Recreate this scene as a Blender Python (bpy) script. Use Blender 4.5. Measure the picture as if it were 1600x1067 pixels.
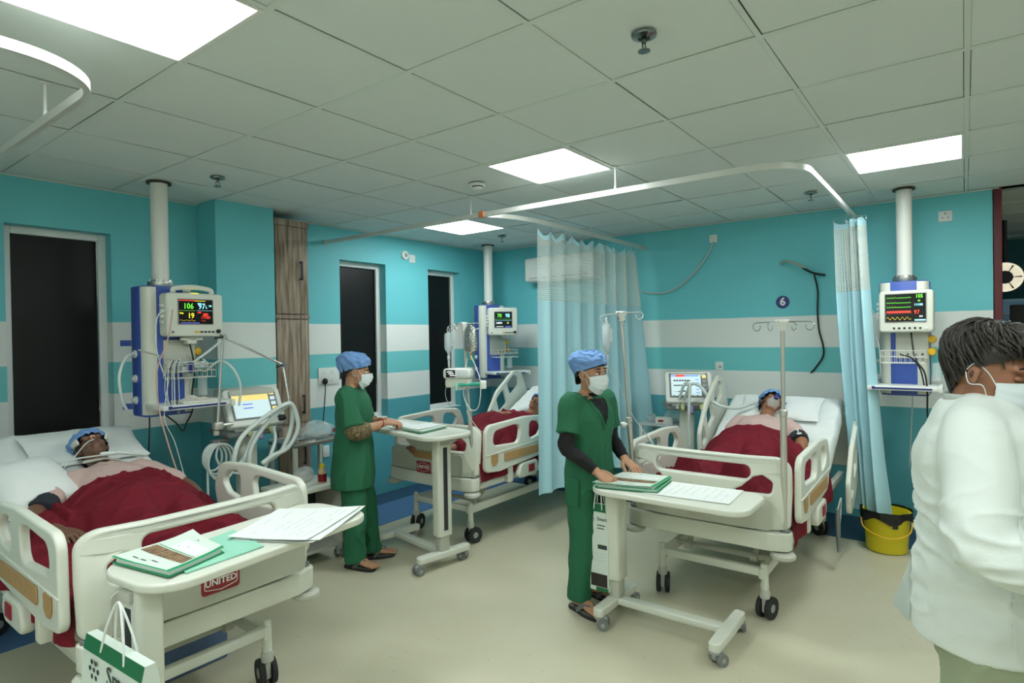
import bpy, bmesh, math, random
from mathutils import Vector, Matrix, Euler, noise
random.seed(7)
for _o in list(bpy.data.objects): bpy.data.objects.remove(_o)
SC = bpy.context.scene
COL = SC.collection
PI = math.pi
# ---------------------------------------------------------------- camera, world, exposure
cam_d = bpy.data.cameras.new('camera'); cam = bpy.data.objects.new('camera', cam_d); COL.objects.link(cam)
cam_d.sensor_width = 36.0; cam_d.lens = 935.39 * 36.0 / 1600.0; cam_d.clip_start = 0.05
_yaw, _pit, _rol = 0.647708, -0.00914447, -0.0156066
_f = Vector((math.cos(_pit)*math.cos(_yaw), math.cos(_pit)*math.sin(_yaw), math.sin(_pit)))
_r = _f.cross(Vector((0, 0, 1))).normalized(); _u = _r.cross(_f)
_r2 = math.cos(_rol)*_r + math.sin(_rol)*_u; _u2 = -math.sin(_rol)*_r + math.cos(_rol)*_u
_m = Matrix((_r2, _u2, -_f)).transposed().to_4x4()
_m.translation = Vector((-1.08449, -4.18496, 1.60))
cam.matrix_world = _m
SC.camera = cam
SC.view_settings.view_transform = 'Standard'; SC.view_settings.look = 'None'
SC.view_settings.exposure = 0.0; SC.view_settings.gamma = 1.0; SC.view_settings.use_curve_mapping = False
wd = bpy.data.worlds.new('world'); SC.world = wd; wd.use_nodes = True
wd.node_tree.nodes['Background'].inputs[0].default_value = (0.5, 0.6, 0.6, 1)
wd.node_tree.nodes['Background'].inputs[1].default_value = 0.05
PANEL_STRENGTH = 23.5
PANEL_COLOR = (0.93, 1.0, 0.99)
# ---------------------------------------------------------------- helpers
def lin(c):
    return tuple((v/12.92 if v <= 0.04045 else ((v+0.055)/1.055)**2.4) for v in (x/255.0 for x in c))
MATS = {}
def mat(name, rgb, rough=0.5, metal=0.0, spec=0.5, var=0.0, vscale=8.0, bump=0.0, bscale=60.0, emit=0.0, trans=0.0, alpha=1.0, coat=0.0, sss=0.0):
    m = bpy.data.materials.new(name); m.use_nodes = True
    nt = m.node_tree; b = nt.nodes['Principled BSDF']
    c = lin(rgb) + (1,)
    b.inputs['Base Color'].default_value = c
    b.inputs['Roughness'].default_value = rough; b.inputs['Metallic'].default_value = metal
    b.inputs['Specular IOR Level'].default_value = spec
    b.inputs['Transmission Weight'].default_value = trans; b.inputs['Alpha'].default_value = alpha
    b.inputs['Coat Weight'].default_value = coat
    if sss: b.inputs['Subsurface Weight'].default_value = sss; b.inputs['Subsurface Radius'].default_value = (0.01, 0.004, 0.002)
    if emit:
        b.inputs['Emission Color'].default_value = c; b.inputs['Emission Strength'].default_value = emit
    if var or bump:
        tc = nt.nodes.new('ShaderNodeTexCoord')
    if var:
        n = nt.nodes.new('ShaderNodeTexNoise'); n.inputs['Scale'].default_value = vscale; n.inputs['Detail'].default_value = 5
        nt.links.new(tc.outputs['Object'], n.inputs['Vector'])
        mx = nt.nodes.new('ShaderNodeMix'); mx.data_type = 'RGBA'
        mx.inputs[6].default_value = tuple(v*(1-var) for v in c[:3]) + (1,)
        mx.inputs[7].default_value = tuple(min(1, v*(1+var)) for v in c[:3]) + (1,)
        nt.links.new(n.outputs['Fac'], mx.inputs[0]); nt.links.new(mx.outputs[2], b.inputs['Base Color'])
    if bump:
        n2 = nt.nodes.new('ShaderNodeTexNoise'); n2.inputs['Scale'].default_value = bscale; n2.inputs['Detail'].default_value = 4
        nt.links.new(tc.outputs['Object'], n2.inputs['Vector'])
        bp = nt.nodes.new('ShaderNodeBump'); bp.inputs['Strength'].default_value = bump; bp.inputs['Distance'].default_value = 0.01
        nt.links.new(n2.outputs['Fac'], bp.inputs['Height']); nt.links.new(bp.outputs['Normal'], b.inputs['Normal'])
    MATS[name] = m
    return m

class MB:
    def __init__(self): self.bm = bmesh.new()
    def _bev(self, geom, bevel, seg):
        if bevel > 0:
            es = [e for e in geom if isinstance(e, bmesh.types.BMEdge)]
            bmesh.ops.bevel(self.bm, geom=es, offset=bevel, segments=seg, affect='EDGES', profile=0.5, clamp_overlap=True)
    def box(self, c, s, bevel=0.0, seg=2, rot=None, M=None):
        r = bmesh.ops.create_cube(self.bm, size=1.0); vs = r['verts']
        R = Matrix.Identity(4)
        if rot is not None: R = (Euler(rot).to_matrix().to_4x4() if not isinstance(rot, Matrix) else rot.to_4x4())
        T = Matrix.Translation(Vector(c)) @ R @ Matrix.Diagonal((s[0], s[1], s[2], 1))
        if M is not None: T = M @ T
        bmesh.ops.transform(self.bm, matrix=T, verts=vs)
        if bevel > 0:
            es = list({e for v in vs for e in v.link_edges})
            self._bev(es, bevel, seg)
        return self
    def ring_loft(self, rings, cap=True, closed=False):
        bm = self.bm; vr = [[bm.verts.new(p) for p in ring] for ring in rings]
        n = len(vr[0]); k = len(vr)
        for i in range(k if closed else k-1):
            a, b = vr[i], vr[(i+1) % k]
            for j in range(n):
                try: bm.faces.new((a[j], a[(j+1) % n], b[(j+1) % n], b[j]))
                except ValueError: pass
        if cap and not closed:
            try: bm.faces.new(list(reversed(vr[0]))); bm.faces.new(vr[-1])
            except ValueError: pass
        return self
    def tube(self, pts, r=0.01, n=8, side=None, cap=True, round_ends=False, closed=False):
        """tube along pts; r scalar / list of scalars / list of (ra, rb) where ra is along 'side'"""
        P = [Vector(p) for p in pts]; k = len(P)
        rr = r if isinstance(r, (list, tuple)) and len(r) == k else [r]*k
        rr = [(x, x) if not isinstance(x, (list, tuple)) else x for x in rr]
        T = []
        for i in range(k):
            if closed: t = P[(i+1) % k] - P[i-1]
            else: t = P[min(i+1, k-1)] - P[max(i-1, 0)]
            T.append(t.normalized() if t.length > 1e-9 else Vector((0, 0, 1)))
        prev = Vector(side) if side is not None else None
        if prev is None:
            prev = Vector((0, 0, 1)) if abs(T[0].z) < 0.9 else Vector((1, 0, 0))
        rings = []; 
        for i in range(k):
            base = Vector(side) if side is not None else prev
            a = base - T[i]*base.dot(T[i])
            if a.length < 1e-5: a = prev - T[i]*prev.dot(T[i])
            if a.length < 1e-5: a = T[i].orthogonal()
            a.normalize(); b = T[i].cross(a); prev = a
            ra, rb = rr[i]
            rings.append([P[i] + a*(ra*math.cos(2*PI*j/n)) + b*(rb*math.sin(2*PI*j/n)) for j in range(n)])
        if round_ends and not closed:
            def endrings(i, sgn):
                out = []; ra, rb = rr[i]; c = P[i]; ring = rings[i]; m = min(ra, rb)
                for ph in (0.35, 0.65, 0.88, 0.98):
                    s = math.cos(ph*PI/2); o = T[i]*(sgn*m*math.sin(ph*PI/2))
                    out.append([c + (q-c)*s + o for q in ring])
                return out
            rings = list(reversed(endrings(0, -1))) + rings + endrings(k-1, 1)
        return self.ring_loft(rings, cap, closed)
    def cyl(self, p0, p1, r0, r1=None, n=16, cap=True):
        return self.tube([p0, p1], [r0, r0 if r1 is None else r1], n=n, cap=cap)
    def ell(self, c, r, n=16, M=None, rot=None):
        q = bmesh.ops.create_uvsphere(self.bm, u_segments=n, v_segments=max(6, n//2+2), radius=1.0)
        if not isinstance(r, (list, tuple)): r = (r, r, r)
        T = Matrix.Translation(Vector(c)) @ (Euler(rot).to_matrix().to_4x4() if rot is not None else Matrix.Identity(4)) @ Matrix.Diagonal((r[0], r[1], r[2], 1))
        if M is not None: T = M @ T
        bmesh.ops.transform(self.bm, matrix=T, verts=q['verts']); return self
    def lathe(self, prof, o=(0, 0, 0), n=20, M=None):
        rings = []
        for (r, z) in prof:
            rings.append([Vector((o[0]+r*math.cos(2*PI*j/n), o[1]+r*math.sin(2*PI*j/n), o[2]+z)) for j in range(n)])
        if M is not None: rings = [[M @ p for p in q] for q in rings]
        return self.ring_loft(rings)
    def quad(self, a, b, c, d):
        vs = [self.bm.verts.new(p) for p in (a, b, c, d)]; self.bm.faces.new(vs); return self
    def grid(self, fn, nu, nv, closed_u=False):
        bm = self.bm
        V = [[bm.verts.new(fn(i/(nu-1), j/(nv-1))) for j in range(nv)] for i in range(nu)]
        for i in range(nu-1):
            for j in range(nv-1):
                bm.faces.new((V[i][j], V[i+1][j], V[i+1][j+1], V[i][j+1]))
        return self
    def mesh_from(self, me, M=None):
        if M is not None: me.transform(M)
        self.bm.from_mesh(me); bpy.data.meshes.remove(me); return self
    def plate(self, outer, holes=(), t=0.03, bevel=0.006, M=None, res=2):
        """flat plate in local XY, thickness along Z, filleted outline points"""
        self.mesh_from(plate_mesh(outer, holes, t, bevel, res), M); return self
    def text(self, body, size, M, ext=0.0006, align='CENTER', bold=0.0, sx=1.0):
        self.mesh_from(text_mesh(body, size, ext, align, bold, sx), M); return self
    def xf(self, M):
        bmesh.ops.transform(self.bm, matrix=M, verts=self.bm.verts); return self
    def displace(self, fn):
        for v in self.bm.verts: v.co = fn(v.co)
        return self
    def mesh(self, name, smooth=True, ang=38):
        bmesh.ops.recalc_face_normals(self.bm, faces=self.bm.faces)
        me = bpy.data.meshes.new(name); self.bm.to_mesh(me); self.bm.free()
        if smooth:
            me.polygons.foreach_set('use_smooth', [True]*len(me.polygons))
            me.set_sharp_from_angle(angle=math.radians(ang))
        return me

def _eval_mesh(data, mods=()):
    ob = bpy.data.objects.new('tmp', data); COL.objects.link(ob)
    for (typ, props) in mods:
        m = ob.modifiers.new('m', typ)
        for k, v in props.items(): setattr(m, k, v)
    bpy.context.view_layer.update()
    dg = bpy.context.evaluated_depsgraph_get()
    me = bpy.data.meshes.new_from_object(ob.evaluated_get(dg))
    bpy.data.objects.remove(ob)
    return me
def plate_mesh(outer, holes, t, bevel, res=2):
    cu = bpy.data.curves.new('c', 'CURVE'); cu.dimensions = '2D'; cu.fill_mode = 'BOTH'
    cu.extrude = max(0.0001, t/2 - bevel); cu.bevel_depth = bevel; cu.bevel_resolution = res
    cu.offset = -bevel
    for pl in [outer] + list(holes):
        sp = cu.splines.new('POLY'); sp.points.add(len(pl)-1); sp.use_cyclic_u = True
        for i, p in enumerate(pl): sp.points[i].co = (p[0], p[1], 0, 1)
    me = _eval_mesh(cu); bpy.data.curves.remove(cu); return me
def text_mesh(body, size, ext, align, bold, sx=1.0):
    cu = bpy.data.curves.new('t', 'FONT'); cu.body = body; cu.size = size; cu.extrude = ext; cu.offset = bold
    cu.align_x = align; cu.align_y = 'CENTER'; cu.resolution_u = 2
    me = _eval_mesh(cu); bpy.data.curves.remove(cu)
    if sx != 1.0: me.transform(Matrix.Diagonal((sx, 1, 1, 1)))
    return me
def fillet(pts, rad, seg=6):
    """round every corner of a closed polygon; rad scalar or per-corner list"""
    out = []; n = len(pts)
    for i in range(n):
        p = Vector(pts[i]).to_2d(); a = Vector(pts[i-1]).to_2d(); b = Vector(pts[(i+1) % n]).to_2d()
        r = rad[i] if isinstance(rad, (list, tuple)) else rad
        u = (a-p); v = (b-p); lu, lv = u.length, v.length; u.normalize(); v.normalize()
        ang = math.acos(max(-1, min(1, u.dot(v))))
        if r <= 0 or ang > 3.1: out.append((p.x, p.y)); continue
        d = min(r/math.tan(ang/2), lu*0.49, lv*0.49); re = d*math.tan(ang/2)
        c = p + (u+v).normalized()*(re/math.sin(ang/2))
        s0 = p+u*d - c; s1 = p+v*d - c
        a0 = math.atan2(s0.y, s0.x); a1 = math.atan2(s1.y, s1.x); da = (a1-a0+PI) % (2*PI) - PI
        for k in range(seg+1):
            t = a0 + da*k/seg; out.append((c.x+re*math.cos(t), c.y+re*math.sin(t)))
    return out
def rrect(cx, cy, w, h, r, seg=6):
    return fillet([(cx-w/2, cy-h/2), (cx+w/2, cy-h/2), (cx+w/2, cy+h/2), (cx-w/2, cy+h/2)], r, seg)
def spline(pts, n=8):
    """Catmull-Rom through pts"""
    P = [Vector(p) for p in pts]; out = []
    for i in range(len(P)-1):
        p0 = P[max(i-1, 0)]; p1 = P[i]; p2 = P[i+1]; p3 = P[min(i+2, len(P)-1)]
        for k in range(n):
            t = k/n
            out.append(0.5*((2*p1) + (p2-p0)*t + (2*p0-5*p1+4*p2-p3)*t*t + (3*p1-p0-3*p2+p3)*t**3))
    out.append(P[-1]); return out
def obj(name, mb, m, parent=None, smooth=True, ang=38, label=None):
    me = mb if isinstance(mb, bpy.types.Mesh) else mb.mesh(name, smooth, ang)
    if m is not None and len(me.materials) == 0: me.materials.append(MATS[m] if isinstance(m, str) else m)
    o = bpy.data.objects.new(name, me); COL.objects.link(o)
    if parent is not None: o.parent = parent
    if label: o['label'] = label
    return o
def tag(o, label, cat, group=None):
    o['label'] = label; o['category'] = cat
    if group: o['group'] = group
    return o
def thing(name, label, cat, loc=(0, 0, 0), rz=0.0, group=None, rot=None):
    o = bpy.data.objects.new(name, None); COL.objects.link(o); o.empty_display_size = 0.1
    o.location = loc; o.rotation_euler = rot if rot is not None else (0, 0, rz)
    return tag(o, label, cat, group)
def struct(name, mb, m, parent=None, smooth=False):
    o = obj(name, mb, m, parent, smooth)
    if parent is None: o['kind'] = 'structure'
    return o
def smoothstep(a, b, x):
    t = max(0.0, min(1.0, (x-a)/(b-a))); return t*t*(3-2*t)
def lerp(a, b, t): return a + (b-a)*t
def facing(M_loc, xdir, up=(0, 0, 1)):
    """4x4: local Z axis = outward normal xdir, local Y = up"""
    z = Vector(xdir).normalized(); y = Vector(up); y = (y - z*y.dot(z)).normalized(); x = y.cross(z)
    M = Matrix((x, y, z)).transposed().to_4x4(); M.translation = Vector(M_loc); return M
def remesh(mb, voxel=0.006, smooth=6, fac=0.5, name='m'):
    me0 = bpy.data.meshes.new('src'); bmesh.ops.recalc_face_normals(mb.bm, faces=mb.bm.faces); mb.bm.to_mesh(me0); mb.bm.free()
    me = _eval_mesh(me0, [('REMESH', dict(mode='VOXEL', voxel_size=voxel, use_smooth_shade=True)), ('SMOOTH', dict(factor=fac, iterations=smooth))])
    bpy.data.meshes.remove(me0); me.name = name
    me.polygons.foreach_set('use_smooth', [True]*len(me.polygons))
    return me
def displace_mesh(me, fn):
    me.update()
    ns = [v.normal.copy() for v in me.vertices]
    for v, nn in zip(me.vertices, ns): v.co = fn(v.co, nn)
    me.update(); return me
def nz(p, s=1.0, seed=0.0):
    return noise.noise(Vector((p[0]*s+seed, p[1]*s+seed*1.7, p[2]*s-seed)))
# ---------------------------------------------------------------- materials
mat('cream', (216, 219, 206), 0.38, coat=0.1)
mat('cream_dark', (190, 192, 180), 0.45)
mat('white_plastic', (225, 228, 222), 0.35)
mat('white_paint', (226, 231, 228), 0.45)
mat('dull_chrome', (140, 146, 144), 0.25, metal=1.0)
mat('grey_plastic', (120, 124, 122), 0.5)
mat('mid_grey', (160, 164, 160), 0.5)
mat('dark_grey', (48, 50, 52), 0.5)
mat('black', (14, 15, 16), 0.4)
mat('rubber', (38, 40, 40), 0.7)
mat('chrome', (214, 214, 210), 0.2, metal=0.85)
mat('steel', (206, 204, 196), 0.32, metal=0.7)
mat('alu', (190, 192, 188), 0.35, metal=1.0)
mat('pend_blue', (62, 92, 176), 0.4)
mat('navy', (36, 48, 120), 0.45)
mat('united_red', (150, 28, 38), 0.4)
mat('tan', (178, 142, 92), 0.55, var=0.12, vscale=30)
mat('sheet', (222, 228, 226), 0.8, bump=0.55, bscale=7)
mat('pillow', (226, 231, 229), 0.85, bump=0.3, bscale=12)
mat('blanket', (150, 32, 52), 0.8, var=0.1, vscale=6, bump=0.5, bscale=14)
mat('gown', (192, 165, 158), 0.85, bump=0.2, bscale=40)
mat('scrub', (30, 100, 68), 0.8, var=0.08, vscale=5, bump=0.15, bscale=250)
mat('coat', (218, 226, 220), 0.75, bump=0.1, bscale=200)
mat('trouser_olive', (150, 160, 132), 0.8)
mat('black_cloth', (16, 17, 18), 0.85)
mat('cap_blue', (112, 152, 205), 0.85, var=0.08, vscale=30, bump=0.35, bscale=60)
mat('mask', (214, 224, 226), 0.85)
mat('skin_a', (150, 104, 78), 0.55, var=0.08, vscale=25, sss=0.05)
mat('skin_b', (182, 136, 106), 0.55, var=0.06, vscale=25, sss=0.05)
mat('skin_c', (148, 100, 72), 0.55, var=0.08, vscale=25, sss=0.05)
mat('skin_d', (112, 80, 62), 0.5, var=0.1, vscale=25, sss=0.05)
mat('hair', (22, 20, 18), 0.55, bump=0.5, bscale=120)
mat('hair_doc', (46, 41, 36), 0.5, bump=0.5, bscale=90, var=0.3, vscale=40)
mat('eye_white', (222, 216, 208), 0.25)
mat('iris', (40, 24, 16), 0.15)
mat('lip', (128, 74, 66), 0.5)
mat('paper', (228, 233, 230), 0.8)
mat('paper_print', (206, 213, 214), 0.8)
mat('folder_green', (28, 150, 96), 0.5)
mat('folder_white', (214, 226, 216), 0.55)
mat('folder_mint', (150, 210, 186), 0.55)
mat('photo_brown', (150, 118, 88), 0.6)
mat('bag_green', (20, 108, 66), 0.5)
mat('ink', (50, 62, 60), 0.6)
mat('curtain', (170, 214, 224), 0.8, bump=0.08, bscale=40)
mat('bin_yellow', (212, 196, 30), 0.35)
mat('bag_black', (12, 12, 14), 0.3)
mat('tubing', (212, 222, 218), 0.25, trans=0.0, spec=0.6)
mat('tubing_clear', (210, 225, 225), 0.15, alpha=0.55)
mat('clear', (225, 235, 235), 0.1, alpha=0.35)
mat('fluid', (215, 228, 230), 0.12, alpha=0.75)
mat('foil', (205, 205, 200), 0.2, metal=1.0, bump=1.0, bscale=40)
mat('yellow', (222, 176, 30), 0.4)
mat('teal_green', (40, 168, 140), 0.4)
mat('wire', (206, 208, 200), 0.35)
mat('wire_black', (16, 17, 18), 0.5)
mat('wire_grey', (186, 194, 190), 0.5)
mat('wire_pink', (196, 160, 150), 0.5)
mat('bracelet', (150, 20, 30), 0.3)
mat('floral', (60, 50, 34), 0.8)
mat('sandal_grey', (104, 104, 100), 0.7)
mat('socket', (226, 230, 226), 0.35)
mat('orange', (212, 128, 80), 0.5)
mat('maroon', (92, 20, 30), 0.5)
mat('em_white', (235, 245, 250), emit=1.0)
mat('scr_black', (10, 12, 14), 0.15, spec=0.6)
mat('scr_green', (110, 230, 60), emit=1.0)
mat('scr_cyan', (150, 232, 250), emit=1.1)
mat('scr_yellow', (250, 225, 50), emit=1.0)
mat('scr_red', (240, 60, 45), emit=1.0)
mat('scr_white', (235, 240, 240), emit=1.0)
mat('scr_pale', (196, 218, 222), emit=0.6)
mat('scr_blue', (120, 160, 220), emit=0.8)
mat('scr_paleyellow', (240, 214, 130), emit=0.6)
mat('scr_violet', (90, 90, 190), emit=0.8)
mat('juice_red', (120, 26, 34), 0.25)
mat('gauze', (222, 220, 208), 0.9, bump=0.6, bscale=80)
mat('wound', (198, 150, 130), 0.6)
mat('cuff', (34, 38, 46), 0.8)
mat('lamp_white', (238, 230, 205), emit=0.8)
mat('shelf_glass', (110, 150, 170), 0.2, emit=0.12)  # weak emission brightens the cabinet, which is no lamp
mat('step_blue', (88, 110, 148), 0.8, var=0.25, vscale=120)
# floral print for the nurse's sleeve
def _floral():
    nt = MATS['floral'].node_tree; b = nt.nodes['Principled BSDF']
    tc = nt.nodes.new('ShaderNodeTexCoord'); v = nt.nodes.new('ShaderNodeTexVoronoi'); v.inputs['Scale'].default_value = 70
    n = nt.nodes.new('ShaderNodeTexNoise'); n.inputs['Scale'].default_value = 45
    nt.links.new(tc.outputs['Object'], n.inputs['Vector']); nt.links.new(n.outputs['Color'], v.inputs['Vector'])
    v.inputs['Scale'].default_value = 9
    cr = nt.nodes.new('ShaderNodeValToRGB'); e = cr.color_ramp.elements
    e[0].color = lin((34, 28, 20))+(1,); e[1].color = lin((150, 132, 92))+(1,); e[0].position = 0.3; e[1].position = 0.75
    nt.links.new(v.outputs['Distance'], cr.inputs[0]); nt.links.new(cr.outputs[0], b.inputs['Base Color'])
_floral()
def _curtain_mesh_mat():
    """net top of the hospital curtain: little square holes"""
    m = mat('curtain_net', (206, 220, 216), 0.8); nt = m.node_tree; b = nt.nodes['Principled BSDF']
    tc = nt.nodes.new('ShaderNodeTexCoord'); sx = nt.nodes.new('ShaderNodeSeparateXYZ'); nt.links.new(tc.outputs['UV'], sx.inputs[0])
    outs = []
    for ax in ('X', 'Y'):
        f = nt.nodes.new('ShaderNodeMath'); f.operation = 'FRACT'
        mu = nt.nodes.new('ShaderNodeMath'); mu.operation = 'MULTIPLY'; mu.inputs[1].default_value = 62.0
        nt.links.new(sx.outputs[ax], mu.inputs[0]); nt.links.new(mu.outputs[0], f.inputs[0])
        g = nt.nodes.new('ShaderNodeMath'); g.operation = 'GREATER_THAN'; g.inputs[1].default_value = 0.42
        nt.links.new(f.outputs[0], g.inputs[0]); outs.append(g)
    mm = nt.nodes.new('ShaderNodeMath'); mm.operation = 'MULTIPLY'
    nt.links.new(outs[0].outputs[0], mm.inputs[0]); nt.links.new(outs[1].outputs[0], mm.inputs[1])
    inv = nt.nodes.new('ShaderNodeMath'); inv.operation = 'SUBTRACT'; inv.inputs[0].default_value = 1.0
    nt.links.new(mm.outputs[0], inv.inputs[1]); nt.links.new(inv.outputs[0], b.inputs['Alpha'])
_curtain_mesh_mat()
def _wall_mat():
    m = mat('wall', (78, 172, 182), 0.55); nt = m.node_tree; b = nt.nodes['Principled BSDF']
    g = nt.nodes.new('ShaderNodeNewGeometry'); s = nt.nodes.new('ShaderNodeSeparateXYZ'); nt.links.new(g.outputs['Position'], s.inputs[0])
    nn = nt.nodes.new('ShaderNodeTexNoise'); nn.inputs['Scale'].default_value = 1.5
    nt.links.new(g.outputs['Position'], nn.inputs['Vector'])
    wob = nt.nodes.new('ShaderNodeMath'); wob.operation = 'MULTIPLY_ADD'; wob.inputs[1].default_value = 0.012
    nt.links.new(nn.outputs['Fac'], wob.inputs[0]); nt.links.new(s.outputs['Z'], wob.inputs[2])
    mr = nt.nodes.new('ShaderNodeMath'); mr.operation = 'DIVIDE'; mr.inputs[1].default_value = 3.0
    nt.links.new(wob.outputs[0], mr.inputs[0])
    cr = nt.nodes.new('ShaderNodeValToRGB'); cr.color_ramp.interpolation = 'CONSTANT'
    teal = lin((108, 200, 208))+(1,); low = lin((86, 168, 178))+(1,); wh = lin((230, 235, 230))+(1,); mid = lin((114, 202, 204))+(1,)
    e = cr.color_ramp.elements; e[0].position = 0; e[0].color = low; e[1].position = 0.966/3; e[1].color = wh
    for z, c in ((1.231, mid), (1.463, wh), (1.738, teal)):
        q = e.new(z/3); q.color = c
    nt.links.new(mr.outputs[0], cr.inputs[0]); nt.links.new(cr.outputs[0], b.inputs['Base Color'])
_wall_mat()
def _floor_mat():
    m = mat('floor_vinyl', (196, 190, 160), 0.33, spec=0.4); nt = m.node_tree; b = nt.nodes['Principled BSDF']
    g = nt.nodes.new('ShaderNodeNewGeometry')
    n = nt.nodes.new('ShaderNodeTexNoise'); n.inputs['Scale'].default_value = 2.2; n.inputs['Detail'].default_value = 6
    nt.links.new(g.outputs['Position'], n.inputs['Vector'])
    v = nt.nodes.new('ShaderNodeTexVoronoi'); v.inputs['Scale'].default_value = 26
    nt.links.new(g.outputs['Position'], v.inputs['Vector'])
    cr = nt.nodes.new('ShaderNodeValToRGB'); e = cr.color_ramp.elements
    e[0].position = 0.05; e[0].color = (0.36, 0.36, 0.33, 1); e[1].position = 0.10; e[1].color = (1, 1, 1, 1)
    nt.links.new(v.outputs['Distance'], cr.inputs[0])
    # only some cells carry a speck
    gt = nt.nodes.new('ShaderNodeMath'); gt.operation = 'GREATER_THAN'; gt.inputs[1].default_value = 0.55
    sc = nt.nodes.new('ShaderNodeSeparateColor'); nt.links.new(v.outputs['Color'], sc.inputs[0]); nt.links.new(sc.outputs[0], gt.inputs[0])
    m0 = nt.nodes.new('ShaderNodeMix'); m0.data_type = 'RGBA'; m0.inputs[6].default_value = (1, 1, 1, 1)
    nt.links.new(gt.outputs[0], m0.inputs[0]); nt.links.new(cr.outputs[0], m0.inputs[7])
    m1 = nt.nodes.new('ShaderNodeMix'); m1.data_type = 'RGBA'
    m1.inputs[6].default_value = lin((192, 188, 162))+(1,); m1.inputs[7].default_value = lin((208, 203, 178))+(1,)
    nt.links.new(n.outputs['Fac'], m1.inputs[0])
    m2 = nt.nodes.new('ShaderNodeMix'); m2.data_type = 'RGBA'; m2.blend_type = 'MULTIPLY'; m2.inputs[0].default_value = 1
    nt.links.new(m1.outputs[2], m2.inputs[6]); nt.links.new(m0.outputs[2], m2.inputs[7]); nt.links.new(m2.outputs[2], b.inputs['Base Color'])
_floor_mat()
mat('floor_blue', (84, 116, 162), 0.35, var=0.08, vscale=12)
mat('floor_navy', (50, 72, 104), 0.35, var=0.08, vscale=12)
mat('ceiling_tile', (216, 225, 222), 0.85, var=0.03, vscale=3, bump=0.05, bscale=200)
mat('tee', (212, 222, 217), 0.6)
mat('void', (70, 72, 66), 0.9)
def _wood():
    m = mat('wood', (150, 130, 110), 0.5); nt = m.node_tree; b = nt.nodes['Principled BSDF']
    tc = nt.nodes.new('ShaderNodeTexCoord'); mp = nt.nodes.new('ShaderNodeMapping'); mp.inputs['Scale'].default_value = (9, 9, 0.7)
    n = nt.nodes.new('ShaderNodeTexNoise'); n.inputs['Scale'].default_value = 4; n.inputs['Detail'].default_value = 8
    nt.links.new(tc.outputs['Object'], mp.inputs[0]); nt.links.new(mp.outputs[0], n.inputs['Vector'])
    cr = nt.nodes.new('ShaderNodeValToRGB'); e = cr.color_ramp.elements
    e[0].position = 0.32; e[0].color = lin((104, 86, 70))+(1,); e[1].position = 0.66; e[1].color = lin((178, 160, 140))+(1,)
    nt.links.new(n.outputs['Fac'], cr.inputs[0]); nt.links.new(cr.outputs[0], b.inputs['Base Color'])
_wood()

def _photo():
    """small printed picture of a building: rows of windows"""
    nt = MATS['photo_brown'].node_tree; b = nt.nodes['Principled BSDF']
    g = nt.nodes.new('ShaderNodeTexCoord'); v = nt.nodes.new('ShaderNodeTexBrick'); v.inputs['Scale'].default_value = 28
    v.inputs['Color1'].default_value = lin((186, 152, 110))+(1,); v.inputs['Color2'].default_value = lin((120, 92, 70))+(1,); v.inputs['Mortar'].default_value = lin((46, 40, 36))+(1,)
    v.inputs['Mortar Size'].default_value = 0.03
    nt.links.new(g.outputs['Object'], v.inputs['Vector']); nt.links.new(v.outputs['Color'], b.inputs['Base Color'])
_photo()
# ================================================================ structure
CE = 2.666
WX = 4.78      # back wall (behind the beds' heads)
WY = 0.60      # left wall (windows)
fl = MB(); fl.box((2.6, -3.3, -0.05), (12.4, 8.4, 0.1)); floor = struct('floor', fl, 'floor_vinyl')
m = MB(); m.box((0.9, 0.45, 0.001), (7.76, 0.30, 0.004)); struct('floor_border', m, 'floor_navy', floor)  # darker strip of the blue border paints in the shade at the wall foot
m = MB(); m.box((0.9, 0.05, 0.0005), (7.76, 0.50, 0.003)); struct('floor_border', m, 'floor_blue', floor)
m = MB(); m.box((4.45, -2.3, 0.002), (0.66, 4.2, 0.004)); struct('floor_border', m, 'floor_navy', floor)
# left wall with three window openings
WINS = [(-0.005, 0.582), (2.512, 3.085), (3.70, 4.222)]
WZ0, WZ1 = 0.78, 2.362
m = MB(); x0 = -3.1
for (a, b) in WINS:
    m.box(((x0+a)/2, WY+0.1, CE/2+0.05), (a-x0, 0.2, CE+0.1))
    m.box(((a+b)/2, WY+0.1, WZ0/2), (b-a, 0.2, WZ0)); m.box(((a+b)/2, WY+0.1, (WZ1+CE+0.1)/2), (b-a, 0.2, CE+0.1-WZ1))
    x0 = b
m.box(((x0+WX+0.15)/2, WY+0.1, CE/2+0.05), (WX+0.15-x0, 0.2, CE+0.1))
struct('wall_left', m, 'wall')
mat('film', (9, 11, 11), 0.42, spec=0.35)
for i, (a, b) in enumerate(WINS):
    w = thing('window_%d' % (i+1), '', 'x'); del w['label']; del w['category']; w['kind'] = 'structure'
    f = 0.05; yy = WY+0.115; c = (a+b)/2; zc = (WZ0+WZ1)/2
    for (cx, cz, sx, sz) in ((a+f/2, zc, f, WZ1-WZ0), (b-f/2, zc, f, WZ1-WZ0), (c, WZ1-f/2, b-a-2*f, f), (c, WZ0+f/2, b-a-2*f, f)):
        q = MB(); q.box((cx, yy, cz), (sx, 0.05, sz), 0.006); obj('window_frame', q, 'white_paint', w)
    q = MB(); q.box((c, yy+0.01, zc), (b-a-2*f+0.01, 0.008, WZ1-WZ0-2*f+0.01)); obj('pane', q, 'film', w, label='pane blacked out with dark film')
    q = MB(); q.box((b-f-0.006, yy-0.012, zc+0.15), (0.006, 0.01, 1.2)); obj('edge_strip', q, 'chrome', w)
    q = MB(); q.box((c, WY+0.05, WZ0+0.004), (b-a, 0.09, 0.008), 0.002); obj('window_sill', q, 'white_paint', w)
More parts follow.
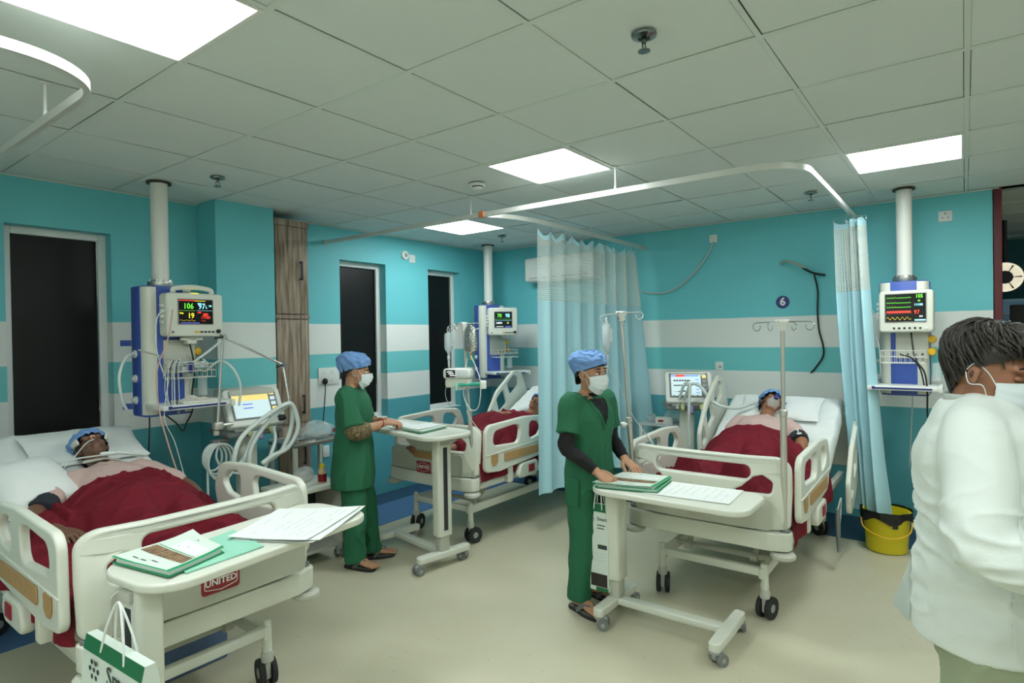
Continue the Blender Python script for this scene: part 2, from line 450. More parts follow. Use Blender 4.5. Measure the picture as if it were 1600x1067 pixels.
m = MB(); m.box((1.416, 0.455, CE/2), (0.478, 0.29, CE)); struct('wall_column', m, 'wall')
# back wall, door frame, other walls
m = MB(); m.box((WX+0.075, -1.78, CE/2+0.05), (0.15, 5.16, CE+0.1)); struct('wall_back', m, 'wall')
m = MB(); m.box((WX+0.07, -4.39, CE/2), (0.18, 0.05, CE), 0.004); struct('trim_1', m, 'maroon')
m = MB(); m.box((-3.1, -3.3, CE/2+0.05), (0.2, 8.2, CE+0.1)); struct('wall_front', m, 'white_plastic')  # this unseen wall and the next are white to bounce light back
m = MB(); m.box((2.6, -7.3, CE/2+0.05), (11.6, 0.2, CE+0.1)); struct('wall_right', m, 'white_plastic')
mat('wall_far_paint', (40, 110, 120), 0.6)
m = MB(); m.box((8.4, -4.5, CE/2+0.05), (0.2, 6.0, CE+0.1)); struct('wall_far', m, 'wall_far_paint')
m = MB(); m.box((6.6, -3.55, CE/2+0.05), (3.6, 0.12, CE+0.1)); struct('wall_inner', m, 'wall_far_paint')
# ---------------------------------------------------------------- ceiling
m = MB(); m.box((2.6, -3.3, CE+0.16), (12.4, 8.4, 0.1)); ceil = struct('ceiling', m, 'void')
LIGHTS = {(-1, 3), (3, 3), (5, 6), (5, 0), (-1, 7), (3, 8), (-4, 3), (-4, 7)}  # panels beyond the frame are added, unseen, to light the room
POLES = [(0.704, 0.116), (4.341, 0.254), (4.328, -3.824)]
tm = MB(); tm.box((0, 0, 0.009), (0.579, 0.579, 0.014), 0.002, 1); tile_me = tm.mesh('tile'); tile_me.materials.append(MATS['ceiling_tile'])
rt = random.Random(3)
def add_tile(cx, cy, sx=1.0, sy=1.0):
    o = bpy.data.objects.new('tile', tile_me); COL.objects.link(o); o.parent = ceil
    o.location = (cx + rt.uniform(-.003, .003)*sx, cy + rt.uniform(-.003, .003)*sy, CE + rt.uniform(0.000, 0.002)); o.scale = (sx, sy, 1)
    o.rotation_euler = (rt.uniform(-.003, .003), rt.uniform(-.003, .003), 0)
for a in range(-5, 8):
    for b in range(-1, 12):
        if (a, b) in LIGHTS: continue
        add_tile(0.6*a+0.3, -0.6*b-0.3, 0.96 if a == 7 else 1.0)
for a in range(8, 14):
    for b in range(6, 11):
        add_tile(0.6*a+0.3+0.13, -0.6*b-0.3)
for a in range(-4, 8):
    q = MB(); q.box((0.6*a, -3.3, CE+0.0005), (0.024, 7.8, 0.005), 0.001, 1); q.box((0.6*a, -3.3, CE+0.02), (0.003, 7.8, 0.04)); obj('tee_bar', q, 'tee', ceil, smooth=False)
for b in range(0, 13):
    q = MB(); q.box((0.9, -0.6*b, CE+0.0005), (7.8, 0.020, 0.004), 0.001, 1); q.box((0.9, -0.6*b, CE+0.02), (7.8, 0.003, 0.04)); obj('tee_bar', q, 'tee', ceil, smooth=False)
for a in range(8, 14):
    q = MB(); q.box((0.6*a+0.13, -5.4, CE-0.003), (0.026, 3.6, 0.008)); obj('tee_bar', q, 'tee', ceil, smooth=False)
q = MB(); q.box((0.85, WY-0.011, CE-0.004), (7.8, 0.022, 0.008)); obj('tee_bar', q, 'tee', ceil, smooth=False)
q = MB(); q.box((WX-0.011, -1.9, CE-0.004), (0.022, 5.0, 0.008)); obj('tee_bar', q, 'tee', ceil, smooth=False)
# ceiling light panels
mp = mat('panel_light', (255, 255, 255), emit=1.0)
_b = mp.node_tree.nodes['Principled BSDF']; _b.inputs['Emission Color'].default_value = PANEL_COLOR + (1,); _b.inputs['Emission Strength'].default_value = PANEL_STRENGTH
LL = {(-1, 3): 'large bright square ceiling light panel nearest the camera at top left',
      (3, 3): 'bright square ceiling light panel above the long curtain rail hanger',
      (5, 6): 'bright square ceiling light panel near the wall post of the right-hand monitor column',
      (5, 0): 'small bright ceiling light panel farthest away in the corner above the dark windows'}
for (a, b) in sorted(LIGHTS):
    t = thing('ceiling_light', LL.get((a, b)) or {(-1, 7): 'added unseen square ceiling light panel just behind and left of the photographer', (3, 8): 'added unseen square ceiling light panel behind the photographer towards the doorway', (-4, 3): 'added unseen square ceiling light panel far left beyond the frame', (-4, 7): 'added unseen square ceiling light panel in the rear corner behind the photographer'}[(a, b)], 'ceiling light', (0.6*a+0.3, -0.6*b-0.3, CE-0.004), 0, 'square ceiling light panels')
    q = MB()
    for (cx, cy, sx, sy) in ((0, .283, .59, .014), (0, -.283, .59, .014), (.283, 0, .014, .552), (-.283, 0, .014, .552)): q.box((cx, cy, 0.004), (sx, sy, 0.014))
    obj('frame', q, 'white_plastic', t)
    q = MB(); q.box((0, 0, 0.009), (0.556, 0.556, 0.008)); obj('diffuser', q, 'panel_light', t)
# ---------------------------------------------------------------- ceiling devices
def sprinkler(x, y, label):
    t = thing('fire_sprinkler', label, 'sprinkler', (x, y, CE-0.006), 0, 'ceiling fire sprinklers')
    q = MB(); q.lathe([(0.001, 0), (0.045, -0.002), (0.042, -0.008), (0.022, -0.014), (0.02, -0.006), (0.001, -0.006)], n=24); obj('escutcheon', q, 'dull_chrome', t)
    q = MB(); q.cyl((0, 0, 0), (0, 0, -0.03), 0.009, 0.008); q.tube([(0.008, 0, -.028), (.014, 0, -.042), (.004, 0, -.056)], .003, 6); q.tube([(-.008, 0, -.028), (-.014, 0, -.042), (-.004, 0, -.056)], .003, 6)
    obj('body', q, 'dull_chrome', t)
    q = MB(); q.lathe([(0.001, -0.054), (0.022, -0.056), (0.022, -0.059), (0.001, -0.061)], n=16); obj('deflector', q, 'dull_chrome', t)
sprinkler(0.908, -3.285, 'large round fire sprinkler in the ceiling tile nearest the camera')
sprinkler(0.883, -0.317, 'small fire sprinkler beside the left ceiling post')
sprinkler(3.967, -3.253, 'fire sprinkler near the bright end of the curved curtain rail')
sprinkler(3.927, -0.279, 'tiny fire sprinkler in the far corner beside the distant ceiling post')
t = thing('smoke_detector', 'round white smoke detector on the ceiling beside the light panel', 'smoke detector', (2.105, -1.492, CE-0.006))
q = MB(); q.lathe([(0.001, 0), (0.055, 0), (0.056, -0.012), (0.05, -0.018)], n=24); obj('base', q, 'white_plastic', t)
q = MB(); q.lathe([(0.001, -0.018), (0.038, -0.018), (0.036, -0.026), (0.001, -0.026)], n=24); obj('vent', q, 'dark_grey', t)
q = MB(); q.lathe([(0.001, -0.026), (0.036, -0.026), (0.03, -0.036), (0.001, -0.04)], n=24); obj('cover', q, 'white_plastic', t)
# ---------------------------------------------------------------- curtain rails
RZ = 2.505
def arc(cx, cy, r, a0, a1, n=8): return [(cx+r*math.cos(a0+(a1-a0)*k/n), cy+r*math.sin(a0+(a1-a0)*k/n)) for k in range(n+1)]
def rail_mesh(path, w=0.011, h=0.017):
    P = [Vector((p[0], p[1], RZ)) for p in path]; rings = []
    for i, p in enumerate(P):
        tn = (P[min(i+1, len(P)-1)]-P[max(i-1, 0)]); tn.z = 0; tn.normalize(); s = Vector((tn.y, -tn.x, 0))
        rings.append([p+s*w+Vector((0, 0, -h)), p+s*w+Vector((0, 0, h)), p-s*w+Vector((0, 0, h)), p-s*w+Vector((0, 0, -h))])
    return MB().ring_loft(rings)
def curtain_rail(name_label, path, hangers, wallends=()):
    t = thing('curtain_rail', name_label, 'curtain rail', (path[0][0], path[0][1], RZ)); O = Matrix.Translation((-path[0][0], -path[0][1], -RZ))
    obj('track', rail_mesh(path).xf(O), 'alu_white', t)
    for (x, y) in hangers:
        q = MB(); q.tube([(x, y, CE-0.004), (x, y, RZ+0.05), (x, y, RZ+0.016)], [.006, .006, .010], 10); q.lathe([(0.001, 0), (0.02, 0), (0.018, -0.006), (0.001, -0.006)], (x, y, CE-0.004), 14)
        obj('hanger', q.xf(O), 'white_plastic', t)
    for (x, y, sx, sy) in wallends:
        q = MB(); q.box((x, y, RZ), (sx, sy, 0.045), 0.004); obj('wall_bracket', q.xf(O), 'cream_dark', t)
    return t
mat('alu_white', (222, 224, 218), 0.3, metal=0.35)
curtain_rail('white curved curtain rail at top left above the nearest bed', [(-0.27, WY)] + [(-0.27, y) for y in (0.2, -0.4, -1.0, -1.55)] + arc(-0.53, -1.62, 0.26, 0, -PI/2, 12) + [(-0.8, -1.88), (-1.6, -1.88), (-2.6, -1.88)], [(-0.27, -1.2), (-1.8, -1.88)], [(-0.27, WY-0.006, .05, .012)])
curtain_rail('long curtain rail with a curved corner around the numbered bed bay', [(2.355, WY), (2.355, 0), (2.355, -1.3), (2.36, -2.4), (2.365, -3.1)] + arc(2.625, -3.24, 0.255, PI, 1.5*PI, 12) + [(2.9, -3.495), (3.6, -3.495), (WX, -3.49)], [(2.357, -1.21), (2.36, -2.423)], [(2.355, WY-0.006, .05, .012), (WX-0.006, -3.49, .012, .05)])
curtain_rail('straight curtain rail carrying the wide blue curtain', [(2.37, -1.34), (2.45, -1.39), (2.6, -1.45), (2.8, -1.485), (3.1, -1.5), (3.8, -1.5), (WX, -1.5)], [], [(WX-0.006, -1.5, .012, .05)])
q = MB(); q.box((0, 0, 0), (0.035, 0.05, 0.045), 0.006); o = obj('rail_joiner', q, 'orange'); o.location = (2.352, -1.325, RZ+0.003); tag(o, 'small orange connector joining the curtain rails', 'connector')
# ---------------------------------------------------------------- curtains
def curtain(name, label, path_fn, nfold, amp_fn, ztop, zbot, net_h, sag=0.02, nu=220, drift=None, hooks=12, length=1.8, hook_fn=None):
    """path_fn(s)->(x,y) along the rail, normal = left of it; drift(s, w) -> (dx, dy) with w 0 top .. 1 bottom"""
    t = thing(name, label, 'curtain', (path_fn(0)[0], path_fn(0)[1], 0)); O = Vector((path_fn(0)[0], path_fn(0)[1], 0))
    def pos(s, z):
        x, y = path_fn(s); x2, y2 = path_fn(min(1, s+0.01)); x1, y1 = path_fn(max(0, s-0.01))
        d = Vector((x2-x1, y2-y1, 0)).normalized(); nrm = Vector((-d.y, d.x, 0))
        w = (ztop-z)/(ztop-zbot)
        a = amp_fn(s, w)
        ph = 2*PI*nfold*s + 0.8*math.sin(5*s+1)+0.5*math.sin(11*s)
        off = a*(math.sin(ph) + 0.25*math.sin(2*ph+1+w) + 0.35*nz((s*9, w*1.6, 3.1)))
        zz = z
        top = max(0.0, 1-w*14)
        zz -= top*sag*(0.5-0.5*math.cos(2*PI*hooks*s))
        p = Vector((x, y, zz)) + nrm*off
        if drift: dx, dy = drift(s, w); p += Vector((dx, dy, 0))
        return p - O
    def strip(z0, z1, nv, uvlen=None):
        q = MB(); q.grid(lambda u, v: pos(u, lerp(z0, z1, v)), nu, nv)
        return q
    head = strip(ztop, ztop-0.045, 3); obj('header_band', head, 'curtain', t, ang=80)
    zn = ztop-0.045-net_h
    net = strip(ztop-0.045, zn, 10)
    uvl = net.bm.loops.layers.uv.new('UVMap')
    verts = list(net.bm.verts); net.bm.verts.index_update()
    for f in net.bm.faces:
        for lp in f.loops:
            i = lp.vert.index // 10; j = lp.vert.index % 10
            lp[uvl].uv = (i/(nu-1)*length, j/9*net_h)
    obj('net_panel', net, 'curtain_net', t, ang=80)
    cl = strip(zn, zbot, 26); obj('cloth', cl, 'curtain', t, ang=80)
    hm = strip(zbot+0.045, zbot+0.04, 2); 
    for k in range(len(hm.bm.verts)): pass
    hm.bm.free()
    for k in range(hooks+1):
        s = k/hooks; x, y = path_fn(s); p = pos(s, ztop)
        q = MB(); q.tube([p+Vector((0, 0, -0.012)), p+Vector((0, 0, .01)), Vector((hook_fn(s) if hook_fn else (x, y))+(RZ-0.017,))-O], 0.0022, 5); q.ell(p+Vector((0, 0, -.012)), .006, 8); obj('hook', q, 'steel', t)
    return t
curtain('curtain', 'wide pale blue curtain with net top drawn between two beds', lambda s: (2.83+1.78*s**0.95, -1.5), 8.5,
        lambda s, w: (0.014+0.03*smoothstep(0.25, 0.9, s))*(0.7+0.6*w), 2.445, 0.335, 0.52, 0.045, 240,
        lambda s, w: (-0.03*w*(1-s)+0.10*w*smoothstep(.8, 1, s), -0.02*w*s-.16*w*smoothstep(.75, 1, s)), 11, 2.6)
def _c2(s):
    return (4.10+0.06*math.sin(s*5), -3.415-0.20*s)
curtain('curtain', 'narrow pale blue curtain bunched beside the right-hand monitor', _c2, 4.5,
        lambda s, w: 0.05+0.025*w, 2.445, 0.24, 0.50, 0.03, 240, lambda s, w: (-.02*w, -0.03*math.sin(w*2)-0.095*w*w-0.02*w*s), 5, 1.6, lambda s: (4.05+.15*s, -3.495))
curtain('curtain', 'blue curtain gathered at the extreme left edge beside the first dark window', lambda s: (-0.235-.03*math.sin(s*6), 0.5-0.3*s), 5,
        lambda s, w: 0.035+0.025*w, 2.445, 0.4, 0.5, 0.03, 120, lambda s, w: (0.09*w*w, 0), 5, 1.4, lambda s: (-.27, .5-.3*s))
# ---------------------------------------------------------------- wall fixtures
def socket_plate(name, label, cat, x, y, z, nrm, w, h, kind):
    M = facing((x, y, z), nrm)
    t = thing(name, label, cat, (x, y, z), 0); t.rotation_euler = M.to_euler()
    q = MB(); q.box((0, 0, 0.005), (w, h, 0.010), 0.003); obj('plate', q, 'socket', t)
    if kind == 'socket3':
        q = MB()
        for (px, py, sw, sh) in ((0, .022, .007, .012), (-.018, -.012, .009, .006), (.018, -.012, .009, .006)): q.box((px*w/.09, py*h/.09, .0102), (sw, sh, .001))
        obj('pin_hole', q, 'black', t)
    if kind == 'outlet':
        q = MB(); q.box((0, 0, .0105), (w*.5, h*.5, .003), .001); obj('cover', q, 'white_plastic', t)
    if kind == 'hole':
        q = MB(); q.cyl((0.01, -.005, .009), (0.01, -.005, .012), .008); obj('hole', q, 'black', t)
    return t
socket_plate('power_socket', 'white three-pin wall socket high beside the right ceiling post', 'socket', WX, -4.068, 2.493, (-1, 0, 0), 0.09, 0.085, 'socket3')
socket_plate('outlet_plate', 'white outlet plate high on the back wall with a hanging grey cable', 'outlet plate', WX, -2.235, 2.519, (-1, 0, 0), 0.075, 0.075, 'outlet')
socket_plate('outlet_plate', 'white data plate with a dark hole above the far ventilator', 'outlet plate', WX, -2.276, 1.275, (-1, 0, 0), 0.075, 0.085, 'hole')
socket_plate('outlet_plate', 'small square plate beside the round bell on the left wall', 'outlet plate', 3.46, WY, 2.455, (0, -1, 0), 0.085, 0.085, 'outlet')
t = thing('alarm_bell', 'round white sounder on the left wall between two dark windows', 'alarm', (3.35, WY, 2.482)); t.rotation_euler = facing((0, 0, 0), (0, -1, 0)).to_euler()
q = MB(); q.lathe([(0.001, 0), (0.048, 0), (0.046, 0.022), (0.03, 0.03), (0.001, 0.03)], n=24); obj('body', q, 'white_plastic', t)
q = MB(); q.lathe([(0.001, 0.03), (0.022, 0.03), (0.02, 0.034), (0.001, 0.036)], n=16); obj('grille', q, 'mid_grey', t)
t = thing('socket_board', 'wide white socket board behind the nurse reading at the table', 'socket', (2.335, WY, 1.25)); t.rotation_euler = facing((0, 0, 0), (0, -1, 0)).to_euler()
q = MB(); q.box((0.03, 0, 0.006), (0.23, 0.16, 0.012), 0.003); obj('plate', q, 'socket', t)
for (sx, sy) in ((-.03, .035), (.06, .035), (.06, -.04)):
    q = MB()
    for (px, py) in ((0, .012), (-.012, -.008), (.012, -.008)): q.box((sx+px, sy+py, .0125), (.006, .006, .001))
    obj('pin_hole', q, 'black', t)
t = thing('power_plug', 'black three-pin plug with cord in the socket board behind the nurse', 'plug', (2.305, WY-0.012, 1.205))
q = MB(); q.ell((0, -0.02, 0), (0.026, 0.024, 0.03), 14); obj('plug_body', q, 'black', t)
q = MB(); q.tube(spline([(0, -0.02, -0.02), (-.01, -.03, -.12), (-.04, -.03, -.4), (-.08, -.04, -.7), (-.1, -.1, -1.0)], 6), 0.005, 7); obj('cord', q, 'wire_black', t)
q = MB(); q.box((0, 0, 0.006), (0.07, 0.11, 0.012), 0.003); o = obj('outlet_plate', q, 'socket'); o.matrix_world = facing((2.318, WY, 0.548), (0, -1, 0)); tag(o, 'small white outlet low on the wall beside the wooden cupboard', 'outlet plate')
# hanging cables on the back wall
q = MB(); q.tube(spline([(0, 0, 0), (-.02, 0.05, -.12), (-.02, 0.20, -.30), (-.02, 0.38, -.43), (-.02, .52, -.47), (-.02, .66, -.46), (-.02, .75, -.44)], 8), 0.008, 8)
for k in (0.3, ): pass
o = obj('wall_cable', q, 'wire_grey'); o.location = (WX-0.012, -2.235, 2.485); tag(o, 'grey cable drooping across the wall from the outlet plate', 'cable')
t = thing('wall_bracket', 'metal bracket strip with black end torn off the wall above number six', 'bracket', (WX, -3.03, 2.16))
q = MB(); q.tube(spline([(-.03, .175, .062), (-.07, .12, .075), (-.08, .02, .035), (-.06, -.03, .0)], 8), [(.012, .018)]*25, 8, side=(0, .4, 1)); obj('strip', q, 'steel', t)
q = MB(); q.tube(spline([(-.06, -.01, .005), (-.05, -.09, -.045), (-.03, -.185, -.07)], 6), [(.01, .02)]*13, 8, side=(0, .4, 1)); obj('mount', q, 'black', t)
q = MB(); q.tube(spline([(-.045, -.10, -.06), (-.03, -.125, -.2), (-.02, -.12, -.38), (-.02, -.13, -.55), (-.02, -.16, -.68), (-.02, -.16, -.78), (-.02, -.10, -.88), (-.02, -.06, -.93)], 8), 0.0075, 8); obj('cable', q, 'wire_black', t)
# bay number sign
t = thing('number_sign', 'round navy wall sign with white number 6', 'sign', (WX, -2.859, 1.871)); t.rotation_euler = facing((0, 0, 0), (-1, 0, 0)).to_euler()
q = MB(); q.lathe([(0.001, 0), (0.058, 0), (0.058, 0.003), (0.001, 0.004)], n=40); obj('disc', q, 'navy', t)
q = MB(); q.text('6', 0.10, Matrix.Translation((0, 0.002, 0.005)), bold=0.003); obj('numeral', q, 'scr_white_paint' if 'scr_white_paint' in MATS else mat('scr_white_paint', (236, 238, 238), 0.5), t)
# air conditioner behind the curtain
t = thing('air_conditioner', 'white wall air conditioner half hidden behind the curtain net', 'air conditioner', (WX, -0.55, 2.22))
q = MB(); q.box((-0.10, 0, 0.14), (0.20, 0.92, 0.28), 0.035, 4); obj('casing', q, 'white_plastic', t)
q = MB(); q.box((-0.175, 0, 0.03), (0.06, 0.78, 0.012), 0.004, rot=(0, .5, 0)); obj('louvre', q, 'mid_grey', t)
# blue tape stickers on wall
for (x, z, lb) in ((0.669, 1.592, 'upper blue sticker on the white wall band beside the left monitor column'), (0.677, 1.138, 'lower blue sticker on the wall beside the left monitor column')):
    q = MB(); q.box((0, 0, 0.002), (0.085, 0.042, 0.003), 0.001); o = obj('wall_sticker', q, 'pend_blue'); o.matrix_world = facing((x, WY, z), (0, -1, 0)); tag(o, lb, 'sticker')
# ---------------------------------------------------------------- wooden cupboard
t = thing('wooden_cupboard', 'tall narrow wood-grain wall cupboard with dark handles', 'cupboard', (1.82, 0.45, 0))
q = MB(); q.box((0, 0.01, 1.30), (0.32, 0.26, 2.60)); obj('carcass', q, 'wood', t)
for (z0, z1, hz) in ((1.815, 2.545, 2.18), (0.90, 1.765, 1.05), (0.09, 0.87, 0.62)):
    d = obj('door', MB().box((-0.008, -0.132, (z0+z1)/2), (0.29, 0.02, z1-z0), 0.003), 'wood', t)
    q = MB(); hx = 0.075; q.box((hx, -0.165, hz), (0.014, 0.012, 0.16), 0.003); q.box((hx, -0.152, hz+.07), (.014, .028, .014)); q.box((hx, -0.152, hz-.07), (.014, .028, .014)); obj('handle', q, 'dark_grey', d)
q = MB(); q.box((0, -0.134, 1.79), (0.318, 0.012, 0.03)); obj('mid_rail', q, 'wood', t)
q = MB(); q.box((0, -0.136, 2.573), (0.318, 0.016, 0.05)); obj('top_rail', q, 'wood', t)
# ---------------------------------------------------------------- room beyond the doorway
t = thing('surgical_lamp', 'round glowing lamp seen in the dark room beyond the doorway', 'lamp', (6.5, -4.50, 2.10)); t.rotation_euler = facing((0, 0, 0), (-1, 0.05, -.25)).to_euler()
q = MB(); q.lathe([(0.06, 0.0), (0.135, 0.0), (0.145, -0.02), (0.12, -0.06), (0.03, -0.07)], n=36); obj('housing', q, 'dark_grey', t)
for k in range(6):
    a0 = k*PI/3+0.06; a1 = (k+1)*PI/3-0.06
    pl = [(0.065*math.cos(a0+(a1-a0)*i/6), 0.065*math.sin(a0+(a1-a0)*i/6)) for i in range(7)] + [(0.13*math.cos(a1-(a1-a0)*i/6), 0.13*math.sin(a1-(a1-a0)*i/6)) for i in range(7)]
    q = MB(); q.plate(pl, [], 0.006, 0.001, Matrix.Translation((0, 0, 0.004))); obj('reflector_segment', q, 'lamp_white', t)
q = MB(); q.lathe([(0.001, 0.0), (0.05, 0.0), (0.048, 0.015), (0.001, 0.02)], n=24); obj('hub', q, 'dark_grey', t)
q = MB()
for k in range(40):
    pass
q.tube([(0.138*math.cos(2*PI*k/36), 0.138*math.sin(2*PI*k/36), 0.004) for k in range(36)], 0.007, 8, closed=True); obj('rim', q, 'lamp_white', t)
q = MB(); q.tube([(0, 0, -.06), (0, .05, -.2), (0, .56, -.25)], .02, 8); obj('arm', q, 'dark_grey', t)
t = thing('glass_cabinet', 'glass-fronted supply cabinet in the dark room beyond the doorway', 'cabinet', (7.4, -4.70, 0))
q = MB(); q.box((0.2, 0, 0.95), (0.02, 0.72, 1.9)); q.box((0, .35, .95), (.4, .02, 1.9)); q.box((0, -.35, .95), (.4, .02, 1.9)); q.box((0, 0, 1.9), (.42, .72, .02)); obj('carcass', q, 'shelf_glass', t)
for z in (0.5, 0.9, 1.25, 1.55, 1.75):
    q = MB(); q.box((0, 0, z), (.38, .68, .018)); obj('shelf', q, 'white_paint', t)
t = thing('display_stand', 'dark monitor standing in the room beyond the doorway', 'monitor', (6.6, -4.72, 0))
q = MB(); q.box((0, 0, 1.66), (0.06, 0.36, 0.34), 0.01); obj('screen', q, 'dark_grey', t)
q = MB(); q.cyl((0.02, 0, 0), (0.02, 0, 1.5), .025); q.box((0.02, 0, .02), (.3, .3, .04), .01); obj('stand', q, 'dark_grey', t)
# ================================================================ hospital beds
TH = math.radians(27.0)
PIV = 1.22          # pivot of the back section (local x)
MZ = 0.635          # mattress top
BEDS = [('A', (0.115, -1.76, 0), PI/2), ('B', (2.25, -0.815, 0), 0.0), ('C', (2.25, -2.985, 0), 0.0)]
def surf(s, h=0.0):
    """point on the mattress top centre line at length s from the foot (local x, z), lifted h along the normal; returns (x, z, angle)"""
    a0, a1 = PIV-0.12, PIV+0.12
    if s <= a0: x, z, a = s, MZ, 0.0
    else:
        n = 12; x, z = a0, MZ; L = s-a0; a = 0
        if L < 0.24:
            for k in range(n):
                a = TH*(L*(k+.5)/n)/0.24; x += math.cos(a)*L/n; z += math.sin(a)*L/n
            a = TH*L/0.24
        else:
            for k in range(n):
                a = TH*(k+.5)/n; x += math.cos(a)*.24/n; z += math.sin(a)*.24/n
            a = TH; x += math.cos(a)*(L-.24); z += math.sin(a)*(L-.24)
    return x - math.sin(a)*h, z + math.cos(a)*h, a
_cast = {}
def caster_parts(parent, x, y, rz, r=0.062, ztop=0.30, post=True):
    key = (r, ztop, post)
    if key not in _cast:
        d = {}
        q = MB()
        for s in (-1, 1):
            prof = [(r*0.62, -.010), (r*0.97, -.011), (r, -.006), (r, .006), (r*0.97, .011), (r*0.62, .010)]
            q.lathe(prof, n=28, M=Matrix.Translation((0.022, s*0.026, r)) @ Matrix.Rotation(PI/2, 4, 'X'))
        d['tyre'] = (q.mesh('tyre'), 'rubber' if post else 'grey_plastic')
        q = MB()
        for s in (-1, 1):
            q.lathe([(0.001, -.008), (r*.64, -.008), (r*.64, .0085), (r*.2, .011), (0.001, .011)], n=20, M=Matrix.Translation((0.022, s*0.026, r)) @ Matrix.Rotation(-s*PI/2, 4, 'X'))
        d['hub'] = (q.mesh('hub'), 'mid_grey')
        q = MB(); q.box((0.015, 0, r+0.015), (0.06, 0.026, r*1.3), 0.008, 3); q.lathe([(0.001, 2*r-.005), (.027, 2*r-.005), (.029, 2*r+.03), (.02, 2*r+.045), (.001, 2*r+.045)], n=18)
        d['fork'] = (q.mesh('fork'), 'mid_grey' if not post else 'cream_dark')
        if post:
            q = MB(); q.cyl((0, 0, 2*r+.02), (0, 0, ztop), 0.021, n=18); q.lathe([(0.001, ztop), (.021, ztop), (.017, ztop+.01), (.001, ztop+.011)], n=18); q.cyl((0, -.023, 2*r+.06), (0, .023, 2*r+.06), .008, n=10)
            d['post'] = (q.mesh('post'), 'cream')
        for (me, mm) in d.values(): me.materials.append(MATS[mm])
        _cast[key] = d
    d = _cast[key]
    root = None
    for nm in (('post', 'fork', 'hub', 'tyre') if post else ('fork', 'hub', 'tyre')):
        o = bpy.data.objects.new('caster_'+nm if nm != 'fork' else 'caster', d[nm][0]); COL.objects.link(o)
        if nm in ('post', ): o.parent = parent; o.location = (x, y, 0)
        elif nm == 'fork': o.parent = parent; o.location = (x, y, 0); o.rotation_euler = (0, 0, rz); root = o
        else: o.parent = root
def resample(pl, n):
    """closed outline with extra points on the straight runs (same count for every ring)"""
    out = []
    for i, p in enumerate(pl):
        b = pl[(i+1) % len(pl)]; L = math.hypot(b[0]-p[0], b[1]-p[1]); k = n if abs(b[0]-p[0]) > .5 else 3 if L > .02 else 1
        for j in range(k): out.append((lerp(p[0], b[0], j/k), lerp(p[1], b[1], j/k)))
    return out
def plate_xz(y, t, outer, holes=(), bev=0.012, res=3):
    """plate in local x/z plane at given y"""
    q = MB(); q.plate(outer, holes, t, bev, facing((0, y, 0), (0, -1, 0)), res); return q
def _cyc(pts, n=5):
    """closed Catmull-Rom in 2D"""
    k = len(pts); out = []
    for i in range(k):
        p0, p1, p2, p3 = (Vector(pts[(i+j-1) % k]) for j in range(4))
        for m_ in range(n):
            t = m_/n; v = 0.5*((2*p1)+(p2-p0)*t+(2*p0-5*p1+4*p2-p3)*t*t+(3*p1-p0-3*p2+p3)*t**3); out.append((v.x, v.y))
    return out
FR_OUT = fillet([(0.10, 0.575), (0.28, 0.555), (0.90, 0.60), (0.965, 0.78), (0.90, 0.925), (0.62, 0.945), (0.115, 0.925)], [.05, .05, .10, .12, .10, .3, .075], 7)
FR_H1 = fillet([(0.19, 0.765), (0.53, 0.745), (0.56, 0.885), (0.46, 0.895), (0.22, 0.875)], [.05, .05, .05, .05, .05], 6)
FR_H2 = fillet([(0.67, 0.745), (0.81, 0.77), (0.87, 0.83), (0.80, 0.885), (0.68, 0.90)], .04, 6)
HR_OUT = fillet([(0.0, -0.06), (0.10, 0.17), (0.34, 0.30), (0.70, 0.345), (0.80, 0.27), (0.80, -0.06)], [.06, .10, .2, .10, .08, .06], 7)
HR_H = [fillet([(0.09, 0.04), (0.20, 0.04), (0.20, 0.20), (0.13, 0.15)], .025, 5), fillet([(0.27, 0.09), (0.43, 0.10), (0.45, 0.27), (0.29, 0.23)], .03, 5), fillet([(0.51, 0.14), (0.68, 0.16), (0.73, 0.26), (0.66, 0.305), (0.52, 0.28)], .04, 5)]
def united_sign(parent, M):
    d = obj('maker_plate', MB().plate(rrect(0, 0, 0.155, 0.088, 0.014), [], 0.006, 0.002, M), 'united_red', parent)
    q = MB()
    pts = fillet([(-.066, -.022), (0, -.034), (.066, -.022), (.066, .022), (0, .034), (-.066, .022)], .008, 4)
    q.tube([M @ Vector((a, b, .0035)) for a, b in pts], .0014, 5, closed=True); obj('outline', q, 'scr_white_paint', d)
    q = MB(); q.text('UNITED', 0.036, M @ Matrix.Translation((0, 0, .0035)), bold=0.0008); obj('lettering', q, 'scr_white_paint', d)
